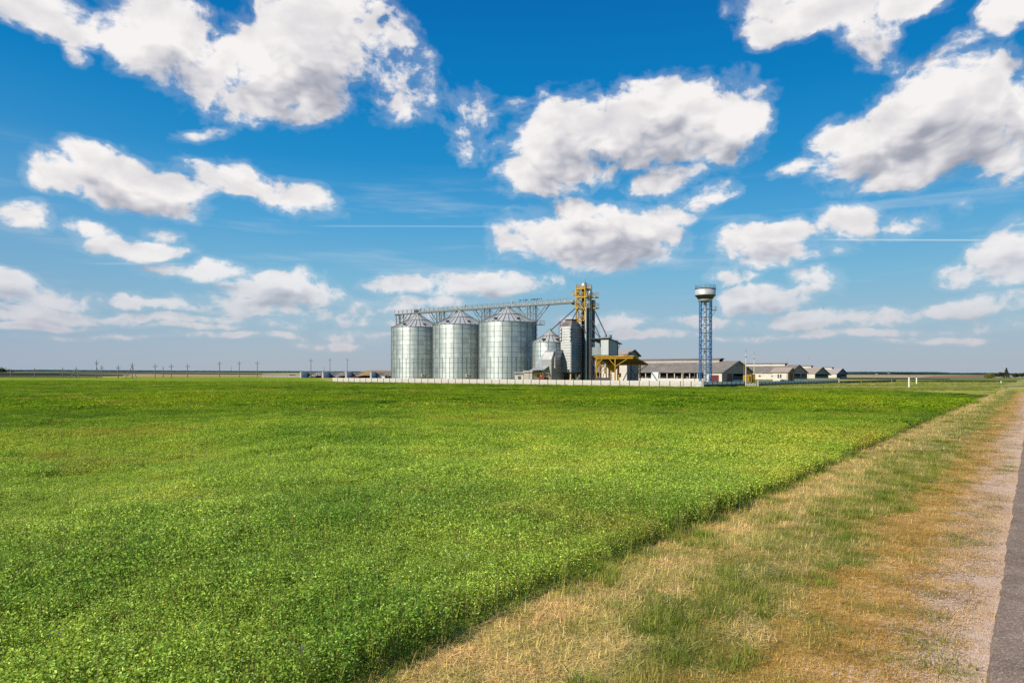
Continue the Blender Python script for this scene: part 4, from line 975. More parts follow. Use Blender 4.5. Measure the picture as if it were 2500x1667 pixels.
def toloc(u, v, Z, base=ET, rz=AX):
    x, y = PX(u, Z); z = ZZ(u, v, Z); dx, dy = x-base[0], y-base[1]; c, s = math.cos(-rz), math.sin(-rz)
    return (dx*c-dy*s, dx*s+dy*c, z)
for (a, b_, w_, m_) in (((1406,751,189.5),(1343.5,807.5,190.5),.3,'darkst'), ((1413,751,188.5),(1396.5,780.5,184.5),.28,'darkst'), ((1449,753,189.),(1481,820,181),.32,'darkst'),
                     ((1446.5,782,189.),(1465,823,182.5),.26,'darkst'), ((1444,800,188.5),(1464,824,183),.24,'darkst'), ((1405,727,187.5),(1425,754,187),.22,'steel_l')):
    MB().tube(toloc(*a), toloc(*b_), w_, 8).build('grain_spout', m_, et)
# ------------------------------------------------------------------ grain dryer
def face_thing(name, label, cat, u, Z, group=None):
    x, y = PX(u, Z); return thing(name, label, cat, (x, y), AX, group), (x, y)
dr, dp = face_thing('grain_dryer', 'tall louvred metal grain dryer tower with hipped top on legs', 'grain dryer', 1394, 184.)
# local origin = nearest corner; body reaches to -x (left face) and +y (right face)
zd = lambda v, Z=184.: ZZ(1394, v, Z)
LW, RW = 3.3, 5.6; zb_, zt_ = zd(908.5, 184), zd(796.5, 184)
MB().box(-LW, 0, 0, RW, zb_, zt_).build('body', 'dry_d', dr)
body = dr.children[0]
mb = MB().box(-LW+.02, -.02, -.03, -.004, zb_+.05, zt_-.05); mb.build('front_sheet', 'dry_l', dr)  # sunlit front laid over the body as a paler sheet
mb = MB(); mb2 = MB(); nl = 17
for i in range(nl):
    z0 = zb_+(zt_-zb_)*i/nl; z1 = zb_+(zt_-zb_)*(i+1)/nl
    mb.add([(.005,.05,z0+.02),(.005,RW-.05,z0+.02),(.22,RW-.05,z0+.1),(.22,.05,z0+.1),(.01,.05,z1-.03),(.01,RW-.05,z1-.03)], [(0,1,2,3),(3,2,5,4),(0,3,4),(1,5,2)])
    mb2.add([(-LW+.1,-.035,z0+.02),(-.1,-.035,z0+.02),(-.1,-.13,z0+.07),(-LW+.1,-.13,z0+.07),(-LW+.1,-.035,z1-.03),(-.1,-.035,z1-.03)], [(0,3,2,1),(3,4,5,2)])
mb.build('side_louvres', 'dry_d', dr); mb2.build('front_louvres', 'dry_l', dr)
mb = MB()
for i in range(4):
    for xx in (-LW-.02, -.35):
        z0 = zt_-.9-i*.95; mb.add([(xx,-.14,z0),(xx+.4,-.14,z0),(xx+.4,-.14,z0+.75),(xx,-.14,z0+.75),(xx,-.5,z0-.02),(xx+.4,-.5,z0-.02)], [(0,1,5,4),(4,5,2,3),(0,4,3),(1,2,5)])
mb.build('exhaust_hoods', 'steel', dr)
zt2 = zd(780.8, 186); tx0, tx1, ty0, ty1 = -2.65, -.75, 1.6, 4.0
b4 = [(-LW,0,zt_+.005),(0,0,zt_+.005),(0,RW,zt_+.005),(-LW,RW,zt_+.005)]; t4 = [(tx0,ty0,zt2),(tx1,ty0,zt2),(tx1,ty1,zt2),(tx0,ty1,zt2)]
MB().add(b4+t4, [(0,1,5,4),(1,2,6,5),(2,3,7,6),(3,0,4,7),(4,5,6,7)]).build('hipped_top', 'dry_d', dr)
MB().box(tx0-.35, tx1+.35, ty0-.35, ty1+.35, zt2+.004, zt2+.2).build('top_plate', 'rust', dr)
for (xx, yy) in ((-LW+.2, .2), (-.2, .2), (-LW+.2, RW-.2), (-.2, RW-.2), (-.2, RW/2)): MB().box(xx-.17, xx+.17, yy-.17, yy+.17, 0, zb_-.5).build('leg', 'conc_g', dr)
MB().box(-LW+.1, -.1, .1, RW-.1, zb_-.5, zb_-.004).build('discharge_frame', 'rust', dr)
mb = MB()
for k in range(3): mb.add([(-LW+.4, .5+k*1.7, zb_-.5), (-.4, .5+k*1.7, zb_-.5), (-.4, 1.9+k*1.7, zb_-.5), (-LW+.4, 1.9+k*1.7, zb_-.5), (-1.7, 1.2+k*1.7, 1.2)], [(0,1,4),(1,2,4),(2,3,4),(3,0,4)])
mb.build('discharge_hopper', 'rust', dr)
mb = MB()      # roof-side ladder cage and railing on the left
for xx in (-LW-.9, -LW-.3): 
    for yy in (.5, 1.2): mb.bar((xx, yy, 5), (xx, yy, zt_+1.6), .07)
for q in np.arange(5.5, zt_+1.6, .9): mb.bar((-LW-.9, .5, q), (-LW-.3, .5, q), .05).bar((-LW-.9, .5, q), (-LW-.9, 1.2, q), .05)
for q in (zt_+.6, zt_+1.2): mb.bar((-LW-.9, .0, q), (-.9, .0, q), .05).bar((-LW, 0, q), (-LW, 3, q), .05)
for xx in (-LW, -LW+.8, -LW+1.6): mb.bar((xx, 0.05, zt_), (xx, .05, zt_+1.2), .06)
mb.build('ladder_cage', 'redp', dr)
# hot air housing in front of the dryer -----------------------------------------------
ah, ap = face_thing('air_heater_housing', 'low faceted grey metal furnace housing with chimney pipe in front of the dryer', 'machine housing', 1346, 181.)
zh = lambda v: ZZ(1346, v, 182.)
D_ = 6.4
prof = [(0, 0), (0, zh(877.5)), (1.15, zh(859)), (2.75, zh(852.2)), (D_, zh(852.8)), (D_, 0)]
L_ = 3.0
MB().prism(prof, -L_, 0, 'x').build('casing', 'dry_l', ah)
MB().prism([(.06,.02),(.06,zh(877.8)),(1.2,zh(859.6)),(2.8,zh(852.9)),(D_-.06,zh(853.4)),(D_-.06,.02)], .003, .04, 'x').build('side_face', 'dry_d', ah)  # shaded side laid over the casing as a darker sheet
MB().box(.043, .09, 1.5, 5.3, zh(877), zh(855.5)).build('polished_panel', mat('polished_sky_tint_sheet', (.45,.47,.5), (.36,.38,.42), .22, .85, .5), ah)  # bluish sky reflection put into the tint of this panel
MB().box(.093, .16, 1.4, 5.4, zh(863.2), zh(862.2)).box(.093, .16, 1.4, 5.4, zh(874.5), zh(873.2)).box(.043, .1, .1, D_-.1, zh(892.2), zh(891.4)).build('seam_strips', 'darkst', ah)
MB().tube((.5, 1.0, zh(899)), (.5, 1.0, zh(872.5)), .42, 12).tube((.5, 1.0, zh(872.4)), (.5, 1.0, zh(870.5)), .75, 12, .1).tube((.05, .9, zh(895)), (.5, 1.0, zh(895)), .3, 8).build('chimney_pipe', 'steel_l', ah)
# swept lit nose on the left
z7, z9 = zh(877.5), zh(859)
MB().add([(-L_-.005,0,z7),(-L_-.005,1.15,z9),(-L_-.005,2.75,zh(852.4)),(-L_-.005,D_,zh(853)),(-L_-1.6,.1,zh(893)),(-L_-1.6,D_,zh(893)),(-L_-.005,0,zh(893)),(-L_-.005,D_,zh(893)),(-L_-.9,.5,zh(872)),(-L_-.9,D_,zh(870))],
         [(0,8,4,6),(0,1,8),(1,2,3,9,8),(8,9,5,4),(3,7,5,9),(6,4,5,7)]).build('sloping_nose', 'steel_l', ah)
MB().add([(-L_-3.2,-.6,zh(904)),(-L_-1.2,-.1,zh(893.5)),(-.8,-.1,zh(893.5)),(-.8,-2.2,zh(902.5)),(-L_-3.0,-2.0,zh(905)),(-L_-3.2,2.0,zh(904)),(-L_-1.2,2.0,zh(893.5))], [(0,1,2,3,4),(0,5,6,1)]).build('lean_to_roof', 'steel_l', ah)
MB().box(-2.6, -.9, -2.0, -.1, 0, 2.2).build('burner', 'redp', ah)
MB().tube((-L_-2.9,-1.8,0), (-L_-2.9,-1.8,zh(905)), .12, 6).tube((-.9,-2.1,0), (-.9,-2.1,zh(903)), .12, 6).build('roof_post', 'rust', ah)
MB().add([(.0,D_+.02,zh(853)),(.0,D_+2.6,zh(884)),(.0,D_+2.6,0.3),(0,D_+.02,.3),(-1.8,D_+.02,zh(853)),(-1.8,D_+2.6,zh(884)),(-1.8,D_+2.6,.3),(-1.8,D_+.02,.3)], [(0,1,2,3),(4,5,6,7),(0,4,5,1),(1,5,6,2)]).build('air_duct', 'darkst', ah)
# gas pipework ------------------------------------------------------------------------
gp = thing('gas_pipework', 'yellow gas pipes on a frame beside the furnace housing', 'pipework', PX(1318, 182.), AX)
mb = MB()
xs_ = [-1.7, -.4, 1.0, 2.3]
mb.tube((-1.8, 0, 3.1), (1.1, 0, 3.1), .13, 8).tube((-1.7, 0, 1.6), (-1.7, 0, 7), .09, 8).tube((-1.2, 0, 2.2), (-1.2, 0, 3.1), .1, 8).tube((.2, 0, 0), (.2, 0, 3.1), .13, 8).tube((1.0, 0, 0), (1.0, 0, 3.1), .13, 8).tube((.2, 0, 1.2), (1.0, 0, 1.2), .13, 8).tube((2.0, 0, 3.1), (2.9, 0, 3.1), .15, 8).tube((2.9, 0, 0), (2.9, 0, 3.1), .15, 8).tube((2.4,-.3,0),(2.4,-.3,2.3),.14,8)
mb.build('pipes', 'yellow', gp)
MB().tube((.1, -.15, 1.9), (1.1, -.15, 1.9), .35, 10).box(.35, .85, -.4, .1, 2.2, 2.6).build('gas_meter', 'orange', gp)
# small white service huts ---------------------------------------------------------------
def hut(name, u0, u1, vt, Z, d, label, wall_m, roof_m, door=None, over=.25, slope=.25):
    x, y = PX((u0+u1)/2, Z); w = (u1-u0)*Z/F; h = ZZ(u0, vt, Z)
    t = thing(name, label, 'hut', (x, y), 0)
    MB().prism([(-w/2, 0), (w/2, 0), (w/2, h-.1), (-w/2, h-.1-slope*.0)], 0, d).build('wall', wall_m, t)
    MB().slab([(-w/2-over, -over, h), (w/2+over, -over, h), (w/2+over, d+over, h+slope), (-w/2-over, d+over, h+slope)], .12).build('roof', roof_m, t)
    if door:
        o = MB().box(door[0], door[1], -.06, -.004, .1, 2.3).build('door', door[2], t); MB().box(door[1]-.18, door[1]-.08, -.1, -.063, 1.05, 1.2).build('handle', 'darkst', o)
    return t
hut('service_hut', 1257, 1278, 910.2, 186., 2.4, 'small white flat roofed hut with grey door in front of the right silo', 'white', 'slate2', (-.3, .5, 'container'), .35)
hut('service_hut', 1279.5, 1299, 907.2, 184.5, 2.6, 'taller plain white hut beside the hut with a door', 'white', 'white')
hut('switch_cabinet', 1300.8, 1321.5, 903.6, 184., 2.2, 'grey brown sheet metal cabin right of the white huts', 'dry_d', 'darkst', over=.1, slope=.1)
# ------------------------------------------------------------------ raised loading bins
hb, hp = face_thing('loading_bin_house', 'raised grey sheet metal loading bins with sloping dark roof', 'bin house', 1485.7, 178.)
zq = lambda v, Z=178.: ZZ(1485, v, Z)
z0, z1 = zq(866.8), zq(826)
MB().box(-2.3, 0, 0, 5.2, z0, z1-.35).build('right_bin', 'hopgreen', hb)
MB().box(-2.25, -.05, -.03, -.004, z0+.05, z1-.4).build('bin_front', 'hoplight', hb)  # lit front of the right bin painted as a paler sheet
MB().box(-5.4, -2.31, .3, 5.0, z0+.02, z1-2.2).build('left_bin', 'hopgreen', hb)
MB().slab([(-5.7, -.4, z1+.12), (.35, -.4, z1+.12), (.35, 7.1, z1-1.15), (-5.7, 7.1, z1-1.15)], .16).build('roof', 'darkst', hb)
mb = MB()
for xx in (-5.3, -2.3, 0): 
    for yy in (.15, 5.1): mb.bar((xx, yy, 0), (xx, yy, z1-.1 if yy < 1 else z1-1.1), .2)
mb.build('frame_posts', 'rust', hb)
mb = MB()
for a, b_ in ((-5.3,-2.3),(-2.3,0)):
    mb.bar((a,.15,.3),(b_,.15,z0-.5),.12).bar((b_,.15,.3),(a,.15,z0-.5),.12)
mb.bar((-5.3,.15,z0-.15),(0,.15,z0-.15),.25).bar((0,.15,z0-.15),(0,5.1,z0-.15),.25)
mb.build('frame_bracing', 'rust', hb)
for cx in (-4.0, -1.3):
    MB().add([(cx-1.1,.6,z0-.02),(cx+1.1,.6,z0-.02),(cx+1.1,4.6,z0-.02),(cx-1.1,4.6,z0-.02),(cx-.25,2.3,z0-3.0),(cx+.25,2.3,z0-3.0),(cx+.25,2.9,z0-3.0),(cx-.25,2.9,z0-3.0)], [(0,1,5,4),(1,2,6,5),(2,3,7,6),(3,0,4,7)]).build('hopper_cone', 'orange', hb)
mb = MB().bar((-5.3,0.1,z1-1.2),(-2.35,.1,z1-1.2),.06)
for xx in np.arange(-5.3,-2.3,.75): mb.bar((xx,.1,z1-2.2),(xx,.1,z1-1.2),.05)
mb.build('railing', 'steel', hb)
MB().box(-2.2,.1,.3,1.3,z1+.0,z1+.35).box(-1.5,-1.1,.5,.9,z1+.353,z1+1.3).box(-.3,.2,.6,1.4,z1-.0,z1+.95).build('roof_machinery', 'steel', hb)
MB().bar((.35, 6.0, z1-1.1),(.05,5.25,z1-2.6),.1).build('roof_strut', 'steel', hb)
# ------------------------------------------------------------------ yellow canopy
cn = thing('loading_canopy', 'yellow steel canopy with sloping brown sheet roof over the lorry loading bay', 'canopy', (21.6, 176.2), AX)
CW, CD = 10.6, 8.1; zh1, zl1 = 7.35, 5.6
MB().slab([(-.2,-.3,zh1+.12),(CW+.3,-.3,zh1+.12),(CW+.3,CD,zl1),(-.2,CD,zl1)], .09).build('roof', 'under', cn)
MB().box(-.25, CW+.35, -.38, -.304, zh1-.04, zh1+.2).box(0, CW, -.1, .1, zh1-.5, zh1-.28).box(0, CW, CD-.5, CD-.3, zl1-.35, zl1-.1).build('beams', 'yellow', cn)
mb = MB()
for i in range(7): 
    yy = .6+i*1.25; z = zh1+.02-(zh1-zl1+.12)*(yy+.3)/(CD+.3); mb.bar((0, yy, z-.1), (CW+.25, yy, z-.1), .12)
mb.build('purlins', 'rust', cn)
mb = MB(); mb.bar((CW+.2,-.3,zh1+.05),(CW+.2,CD,zl1-.06),.16).bar((-.1,-.3,zh1+.05),(-.1,CD,zl1-.06),.16).build('edge_rafters', 'yellow', cn)
for xx in (.2, 5.6): MB().bar((xx, 0, 0), (xx, 0, zh1-.56), .2).build('post', 'yellow', cn)
for xx in (1.5, 6.2, ): MB().bar((xx, CD-.4, 0), (xx, CD-.4, zl1-.36), .22).build('rear_post', 'rust', cn)
MB().bar((10.2, 4.8, 0), (10.2, 4.8, 6.2), .2).build('rear_post', 'rust', cn)
mb = MB().bar((.2,0,5.2),(1.9,0,zh1-.6),.13).bar((5.6,0,5.0),(3.9,0,zh1-.6),.13).bar((5.6,0,4.9),(8.9,0,zh1-.6),.13); mb.build('knee_braces', 'yellow', cn)
mb = MB().bar((6.2,CD-.4,4.3),(10.2,4.8,.4),.11).bar((6.2,CD-.4,.4),(10.2,4.8,4.3),.11).bar((10.2,4.8,4.3),(9.0,4.8,6.3),.11).bar((10.2,4.8,3.9),(11.2,7.5,5.5),.11).build('rear_bracing', 'rust', cn)
# bay equipment
lc = thing('loading_hopper', 'orange loading hopper standing on legs under the yellow canopy', 'hopper', PX(1495, 178.), AX)
MB().add([(-1.4,-1,5.2),(1.4,-1,5.2),(1.4,1.2,5.2),(-1.4,1.2,5.2),(-.3,-.2,3.4),(.3,-.2,3.4),(.3,.4,3.4),(-.3,.4,3.4)], [(0,1,5,4),(1,2,6,5),(2,3,7,6),(3,0,4,7),(0,3,2,1)]).build('funnel', 'orange', lc)
for xx, yy in ((-1.3,-.9),(1.3,-.9),(1.3,1.1),(-1.3,1.1)): MB().bar((xx,yy,0),(xx,yy,5.19),.22).build('leg', 'yellow', lc)
MB().bar((-3.3,-.9,3.2),(-1.3,-.9,4.6),.16).bar((-3.2,-.9,5.3),(-1.4,-.9,5.3),.14).bar((-3.0,-.9,4.9),(-1.4,-.9,4.9),.14).build('arm', 'yellow', lc)
hr_ = MB().box(-1.9, 1.9, -1, 1, 0, 2.0).box(-1.95, 1.95, -1.05, -1.003, .1, .25).box(-1.95, 1.95, -1.05, -1.003, 1.8, 2.0).build('metal_container', 'container'); hr_.location = (*PX(1471, 175.), 0); hr_.rotation_euler = (0,0,0); tag(hr_, 'dark slate blue container box under the left side of the canopy', 'container')
bk = MB(); bk.box(-.55, .55, -.5, .5, 0, .9); bk.lathe([(.1,.9),(.62,1.0),(.62,1.05),(.1,1.1)], 12); o = bk.build('scrap_bin', 'darkst'); o.location = (*PX(1507, 173.), 0); tag(o, 'small dark bin beside the middle post of the canopy', 'bin')
# white store behind the canopy ------------------------------------------------------------
ws = thing('feed_store', 'tall white gabled store behind the yellow canopy', 'building', PX(1530.5, 203.), R(-40))
we, wr = ZZ(1530, 868.6, 203), ZZ(1543, 856, 206)
MB().box(-9.5, 0, 0, .2, 0, we).build('wall', 'white', ws)
MB().prism([(0.2, 0), (0.2, we), (3.6, wr), (7.0, we), (7.0, 0)], -9.5, 0, 'x').build('gable_wall', 'gable', ws)
MB().slab([(-10,-.4,we+.02),(.5,-.4,we+.02),(.5,3.6,wr+.22),(-10,3.6,wr+.22)], .15).build('roof', 'slate3', ws)
MB().slab([(-10,3.605,wr+.22),(.5,3.605,wr+.22),(.5,7.5,we-.02),(-10,7.5,we-.02)], .15).build('roof', 'slate', ws)
MB().box(-6.3,-5.2,-.06,-.004,0.2,3.2).build('door', 'gable', ws); MB().box(-3.0,-2.0,-.06,-.004,2.0,3.2).build('window', 'glass', ws)
MB().bar((.6,-.35,we+.05),(.6,3.6,wr+.26),.22).bar((.6,3.6,wr+.26),(.6,7.4,we+.02),.22).build('verge_board', 'darkst', ws)
# ------------------------------------------------------------------ water tower
wz = 175.; wx_, wy_ = PX(1721.5, wz); k = wz/F
wt_ = thing('water_tower', 'water tower with silver tank on a tall blue lattice shaft', 'water tower', (wx_, wy_), 0)
zw = lambda v: ZZ(1721, v, wz)
Rt = 24.3*k
MB().lathe([(0.01, zw(703.4)), (Rt*.6, zw(704)), (Rt, zw(705.4)), (Rt, zw(721.6))], 40).build('tank', 'tank', wt_)
MB().lathe([(Rt-.01, zw(721.6)), (16.6*k, zw(731)), (.01, zw(731))], 40).build('tank_bottom', 'darkst', wt_)  # shade under the tank put into a dark material
MB().lathe([(Rt+.03, zw(705.4)), (Rt+.1, zw(705.2)), (Rt+.1, zw(706.4)), (Rt+.03, zw(706.4))], 40).lathe([(Rt+.02, zw(721)), (Rt+.07, zw(721)), (Rt+.07, zw(722)), (Rt+.02, zw(722.2))], 40).build('tank_rim', 'darkst', wt_)
MB().lathe([(16.4*k, zw(730.9)), (16.4*k, zw(735.6)), (5*k, zw(736)), (3.6*k, zw(742)), (.01, zw(742))], 32).build('collar', 'tank', wt_)
MB().lathe([(16.9*k, zw(730.6)), (16.9*k, zw(731.3))], 32).lathe([(16.9*k, zw(735)), (16.9*k, zw(736))], 32).build('collar_ring', 'darkst', wt_)
mb = MB()
for i in range(14): a = 2*math.pi*i/14; mb.bar((Rt*.98*math.cos(a), Rt*.98*math.sin(a), zw(705.5)), (Rt*.98*math.cos(a), Rt*.98*math.sin(a), zw(697.6)), .05)
for z in (697.8, 701.5): mb.lathe([(Rt*.98, zw(z)), (Rt*.98+.05, zw(z)), (Rt*.98+.05, zw(z)+.06), (Rt*.98, zw(z)+.06)], 28)
mb.bar((0,0,zw(704)),(0,0,zw(692)),.04); mb.build('tank_railing', 'steel', wt_)
MB().tube((.3,.2,zw(704)),(.3,.2,zw(699)),.35,10).box(-.6,.0,-.3,.3,zw(704)+.02,zw(701)).build('hatch', 'steel_l', wt_)
rr = 16.6*k; th0 = R(19.5); cor = [(rr*math.cos(th0+i*math.pi/2), rr*math.sin(th0+i*math.pi/2)) for i in range(4)]
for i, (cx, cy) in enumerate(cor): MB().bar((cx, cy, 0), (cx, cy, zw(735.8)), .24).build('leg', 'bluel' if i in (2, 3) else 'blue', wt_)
lv = [0.5]+[zw(v) for v in (908.5, 889.7, 870.6, 851.4, 832, 812.8, 793.6, 774, 755, 737)]
mb = MB()
for j, (a, b_) in enumerate(zip(lv[:-1], lv[1:])):
    for i in range(4):
        p, q = cor[i], cor[(i+1) % 4]; mb.bar((*p, b_), (*q, b_), .12 if j != 3 else .26)
        if j % 2: p, q = q, p
        mb.bar((*p, a), (*q, b_), .1)
mb.build('lattice', 'blue', wt_)
MB().tube((0,0,0), (0,0,zw(741)), 7.2*k, 16).build('riser_pipe', 'steel_l', wt_)
pl = MB().box(rr*.9, rr+1.0, -.6, .6, zw(757.5), zw(756.6)).build('landing', 'darkst', wt_)
mb = MB()
for p in ((rr*.9,-.6),(rr+1,-.6),(rr+1,.6),(rr*.9,.6)): mb.bar((*p, zw(756.6)), (*p, zw(748.5)), .06)
for z in (752.5, 748.6): mb.bar((rr*.9,-.6,zw(z)),(rr+1,-.6,zw(z)),.05).bar((rr+1,-.6,zw(z)),(rr+1,.6,zw(z)),.05)
mb.bar((rr+.9,0,zw(757.5)),(rr*.95,0,zw(773)),.08); mb.build('landing_railing', 'steel', pl)
mb = MB()
for sy in (-.2,.2): mb.bar((rr+.05,.4+sy,.3),(rr+.05,.4+sy,zw(737)),.06)
for q in np.arange(.6,zw(738),.5): mb.bar((rr+.05,.2,q),(rr+.05,.6,q),.04)
mb.build('ladder', 'blue', wt_)
MB().lathe([(rr*1.35,-.2),(rr*1.35,.35),(.01,.36)], 8, smooth=False).build('foundation', 'conc_g', wt_)
# ------------------------------------------------------------------ barns
def barn(label, corner, Ln, Wd, eave, ridge, rz, roof_m='slate', open_side=True, lantern=True, openings=((.2,.36),(.46,.96)), white_end=True, vents=0, pale=False, oh=None):
    """origin = near corner of gable and long side; local +x runs back along the long side (away-left), local +y across the gable"""
    t = thing('barn', label, 'barn', corner, rz, 'long grey roofed cattle barns')
    # long side wall
    if open_side:
        MB().box(3.5, Ln, 0, .25, 0, 1.25).build('parapet_wall', 'conc_w', t)
        mb = MB()
        for xx in np.arange(6.4, Ln, 3.2): mb.box(xx, xx+.28, .02, .24, 1.255, eave-.02)
        mb.build('side_posts', 'conc_w', t)
        MB().box(0, 3.5, 0, .25, 0, eave).box(3.5, 7, .02, .23, 1.255, eave-.01).build('end_wall', 'white', t)
        o = MB().box(1.2, 4.6, -.08, -.004, .1, 2.6).build('door', 'maroon', t)
        MB().box(3.5, Ln, 1.2, 1.3, 0, eave).build('inner_shade_sheet', 'dark', t)  # near-black sheet standing in for the shade behind the open side
        rails = MB()
        for xx in np.arange(5, Ln, 2.2): rails.box(xx, xx+random.uniform(.3,.9), .5, .6, 1.25, 1.25+random.uniform(.2,.8))
        rails.build('feed_rails', 'pole', t)
    else:
        MB().box(0, Ln, 0, .25, 0, eave).build('wall', 'white', t)
        for xx in (8, 15, 22, 29, 36): 
            w = MB().box(xx, xx+1.2, -.05, -.004, 1.5, 2.2).build('window', 'darkst', t); MB().box(xx+.1, xx+1.1, -.075, -.053, 1.57, 2.13).build('pane', 'glass', w)
    MB().box(0, Ln, Wd-.25, Wd, 0, eave).build('far_wall', 'conc_g', t)
    MB().box(Ln-.25, Ln, .26, Wd-.26, 0, eave).build('back_wall', 'conc_g', t)
    # gable: boards above, piers and openings below
    a = (ridge-eave)/(Wd/2)
    MB().prism([(0, eave-.5), (0, eave), (Wd/2, ridge), (Wd, eave), (Wd, eave-.5)], -.02, .22, 'x').build('gable_wall', 'gable', t)
    mb = MB(); edges = [0]+[q for op in openings for q in op]+[1]
    for i in range(0, len(edges), 2): mb.box(0, .24, edges[i]*Wd+.01, edges[i+1]*Wd-.01, 0, eave-.503)
    mb.build('gable_piers', 'gable', t)
    MB().box(3.0, 3.1, .3, Wd-.3, 0, eave).build('interior_shade', 'dark', t)  # near-black sheet standing in for the shade behind the gable openings
    for i, op in enumerate(openings):
        if i == 0: MB().box(.05, .12, op[0]*Wd, op[0]*Wd+(op[1]-op[0])*Wd*.9, .02, eave-.6).build('door', 'maroon', t)
        else:
            MB().box(-.1, .0, op[0]*Wd, op[1]*Wd, 0, .9).build('low_wall', 'conc', t)
            g = MB(); 
            for z in (1.3, 1.7, 2.1): g.bar((0, op[0]*Wd+.5, z), (0, op[1]*Wd-.5, z), .07)
            for yy in np.arange(op[0]*Wd+.5, op[1]*Wd-.4, 1.): g.bar((0, yy, .9), (0, yy, 2.1), .06)
            g.build('gate', 'steel', t)
    o_ = .45
    r1 = MB().slab([(-.6, -o_, eave-o_*a+.1), (-.6, Wd/2, ridge+.1), (Ln+.5, Wd/2, ridge+.1), (Ln+.5, -o_, eave-o_*a+.1)], .12).build('roof', roof_m, t)
    MB().slab([(-.6, Wd/2+.005, ridge+.1), (-.6, Wd+(oh or o_), eave-(oh or o_)*a+.1), (Ln+.5, Wd+(oh or o_), eave-(oh or o_)*a+.1), (Ln+.5, Wd/2+.005, ridge+.1)], .12).build('roof', roof_m, t)
    MB().bar((-.72, -o_, eave-o_*a+.0), (-.72, Wd/2, ridge+.05), .2).bar((-.72, Wd/2, ridge+.05), (-.72, Wd+(oh or o_), eave-(oh or o_)*a), .2).build('verge_board', 'darkst', t)
    if lantern:
        x0 = 6.5
        l = MB().box(x0, Ln-2, Wd/2-1.5, Wd/2-1.4, ridge-.5, ridge+.75).box(x0, Ln-2, Wd/2+1.4, Wd/2+1.5, ridge-.5, ridge+.75).build('ridge_vent', 'conc_g' if open_side else 'conc_w', r1)
        MB().slab([(x0-.5, Wd/2-1.9, ridge+.8), (x0-.5, Wd/2, ridge+1.2), (Ln-1.5, Wd/2, ridge+1.2), (Ln-1.5, Wd/2-1.9, ridge+.8)], .1).slab([(x0-.5, Wd/2+.005, ridge+1.2), (x0-.5, Wd/2+1.9, ridge+.8), (Ln-1.5, Wd/2+1.9, ridge+.8), (Ln-1.5, Wd/2+.005, ridge+1.2)], .1).build('ridge_cap', 'slate', r1)
        MB().prism([(Wd/2-1.39, ridge-.3), (Wd/2-1.39, ridge+.7), (Wd/2, ridge+1.05), (Wd/2+1.39, ridge+.7), (Wd/2+1.39, ridge-.3)], x0, x0+.1, 'x').build('ridge_vent_end', 'dark', r1)
    for i in range(vents):
        xx, yy = ((33, 6.5), (25.5, 5.2), (27.5, 2.6), (26.3, 7.4))[i]; zz = eave+a*yy
        v_ = MB().box(xx-.7, xx+.7, yy-.7, yy+.7, zz-.3, zz+1.1).build('roof_shaft', 'conc_w', r1); MB().box(xx-.85, xx+.85, yy-.85, yy+.85, zz+1.2, zz+1.3).build('shaft_cap', 'steel', v_) if False else None
    MB().bar((-.08, Wd*.47, ridge-2.0), (-.5, Wd*.52, ridge-1.4), .12).build('lamp_bracket', 'darkst', t)
    return t
# local x must point along (-.707,.707): rz=135deg ; local y then points (-.707,-.707): mirror by using rz=45 and swapping
def place_barn(*a, **k):
    t = barn(*a, **k)
    # mirror across so that local y runs to (+.707,+.707): swap axes by negative scale on x
    return t
# With rz = -45 deg: local x=(.707,-.707), local y=(.707,.707). The barn is built toward +x, so flip it with scale x=-1.
def mk(label, u, vfoot_Z, Ln, Wd, eave, ridge, **kw):
    t = barn(label, PX(u, vfoot_Z), Ln, Wd, eave, ridge, R(-45), **kw); 
    for c in t.children: flip(c)
    return t
done = set()
def flip(o):
    if o.data is not None and o.data.name not in done:
        done.add(o.data.name)
        for v in o.data.vertices: v.co.x = -v.co.x
        o.data.flip_normals()
    for c in o.children: flip(c)
mk('largest cattle barn with open side, just right of the white store', 1762.5, 243., 62, 23.5, 3.6, 7.75, openings=((.16,.33),(.36,.75)), oh=.5)
mk('second cattle barn with white windowed side and roof shafts behind the small white house', 1926, 352., 62, 23.5, 3.6, 7.75, open_side=False, vents=4, openings=((.1,.15),(.18,.62),(.68,.97)))
mk('third cattle barn with ragged tan roof', 1989.5, 450., 60, 23.5, 3.4, 7.6, open_side=False, roof_m='slate3', openings=((.02,.03),(.04,.92)), oh=3.5, pale=True)
mk('farthest cattle barn with pale roof and maroon gable doors', 2042.5, 505., 50, 21, 3.3, 7.1, open_side=False, roof_m='slate2', openings=((.02,.4),(.44,.98)), pale=True)
# small white house ----------------------------------------------------------------------------
wh = thing('milk_house', 'small white house with tan roof and twin narrow windows before the second barn', 'house', PX(1923.5, 226.), R(-45))
e_, r_ = ZZ(1900, 907.4, 229), ZZ(1900, 898.0, 231)
mb = MB(); mb.box(-5.1, 0, 0, .2, 0, e_); mb.build('wall', 'white', wh)
MB().prism([(.2, 0), (.2, e_), (2.6, r_-.1), (5.0, e_), (5.0, 0)], -5.1, 0, 'x').build('gable_wall', 'brown', wh)
MB().slab([(-5.8,-.5,e_),( .6,-.5,e_),(.6,2.6,r_+.12),(-5.8,2.6,r_+.12)], .14).build('roof', 'slate3', wh)
MB().slab([(-5.8,2.605,r_+.12),(.6,2.605,r_+.12),(.6,5.5,e_),(-5.8,5.5,e_)], .14).build('roof', 'slate3', wh)
for xx in (-3.2, -2.4):
    f_ = MB().box(xx-.27, xx+.27, -.06, -.004, 1.7, 3.0).build('window', 'conc_g', wh); MB().box(xx-.2, xx+.2, -.085, -.064, 1.78, 2.92).build('pane', 'glass', f_)
MB().box(.004, .06, 2.2, 3.2, .1, 2.3).build('door', 'maroon', wh)
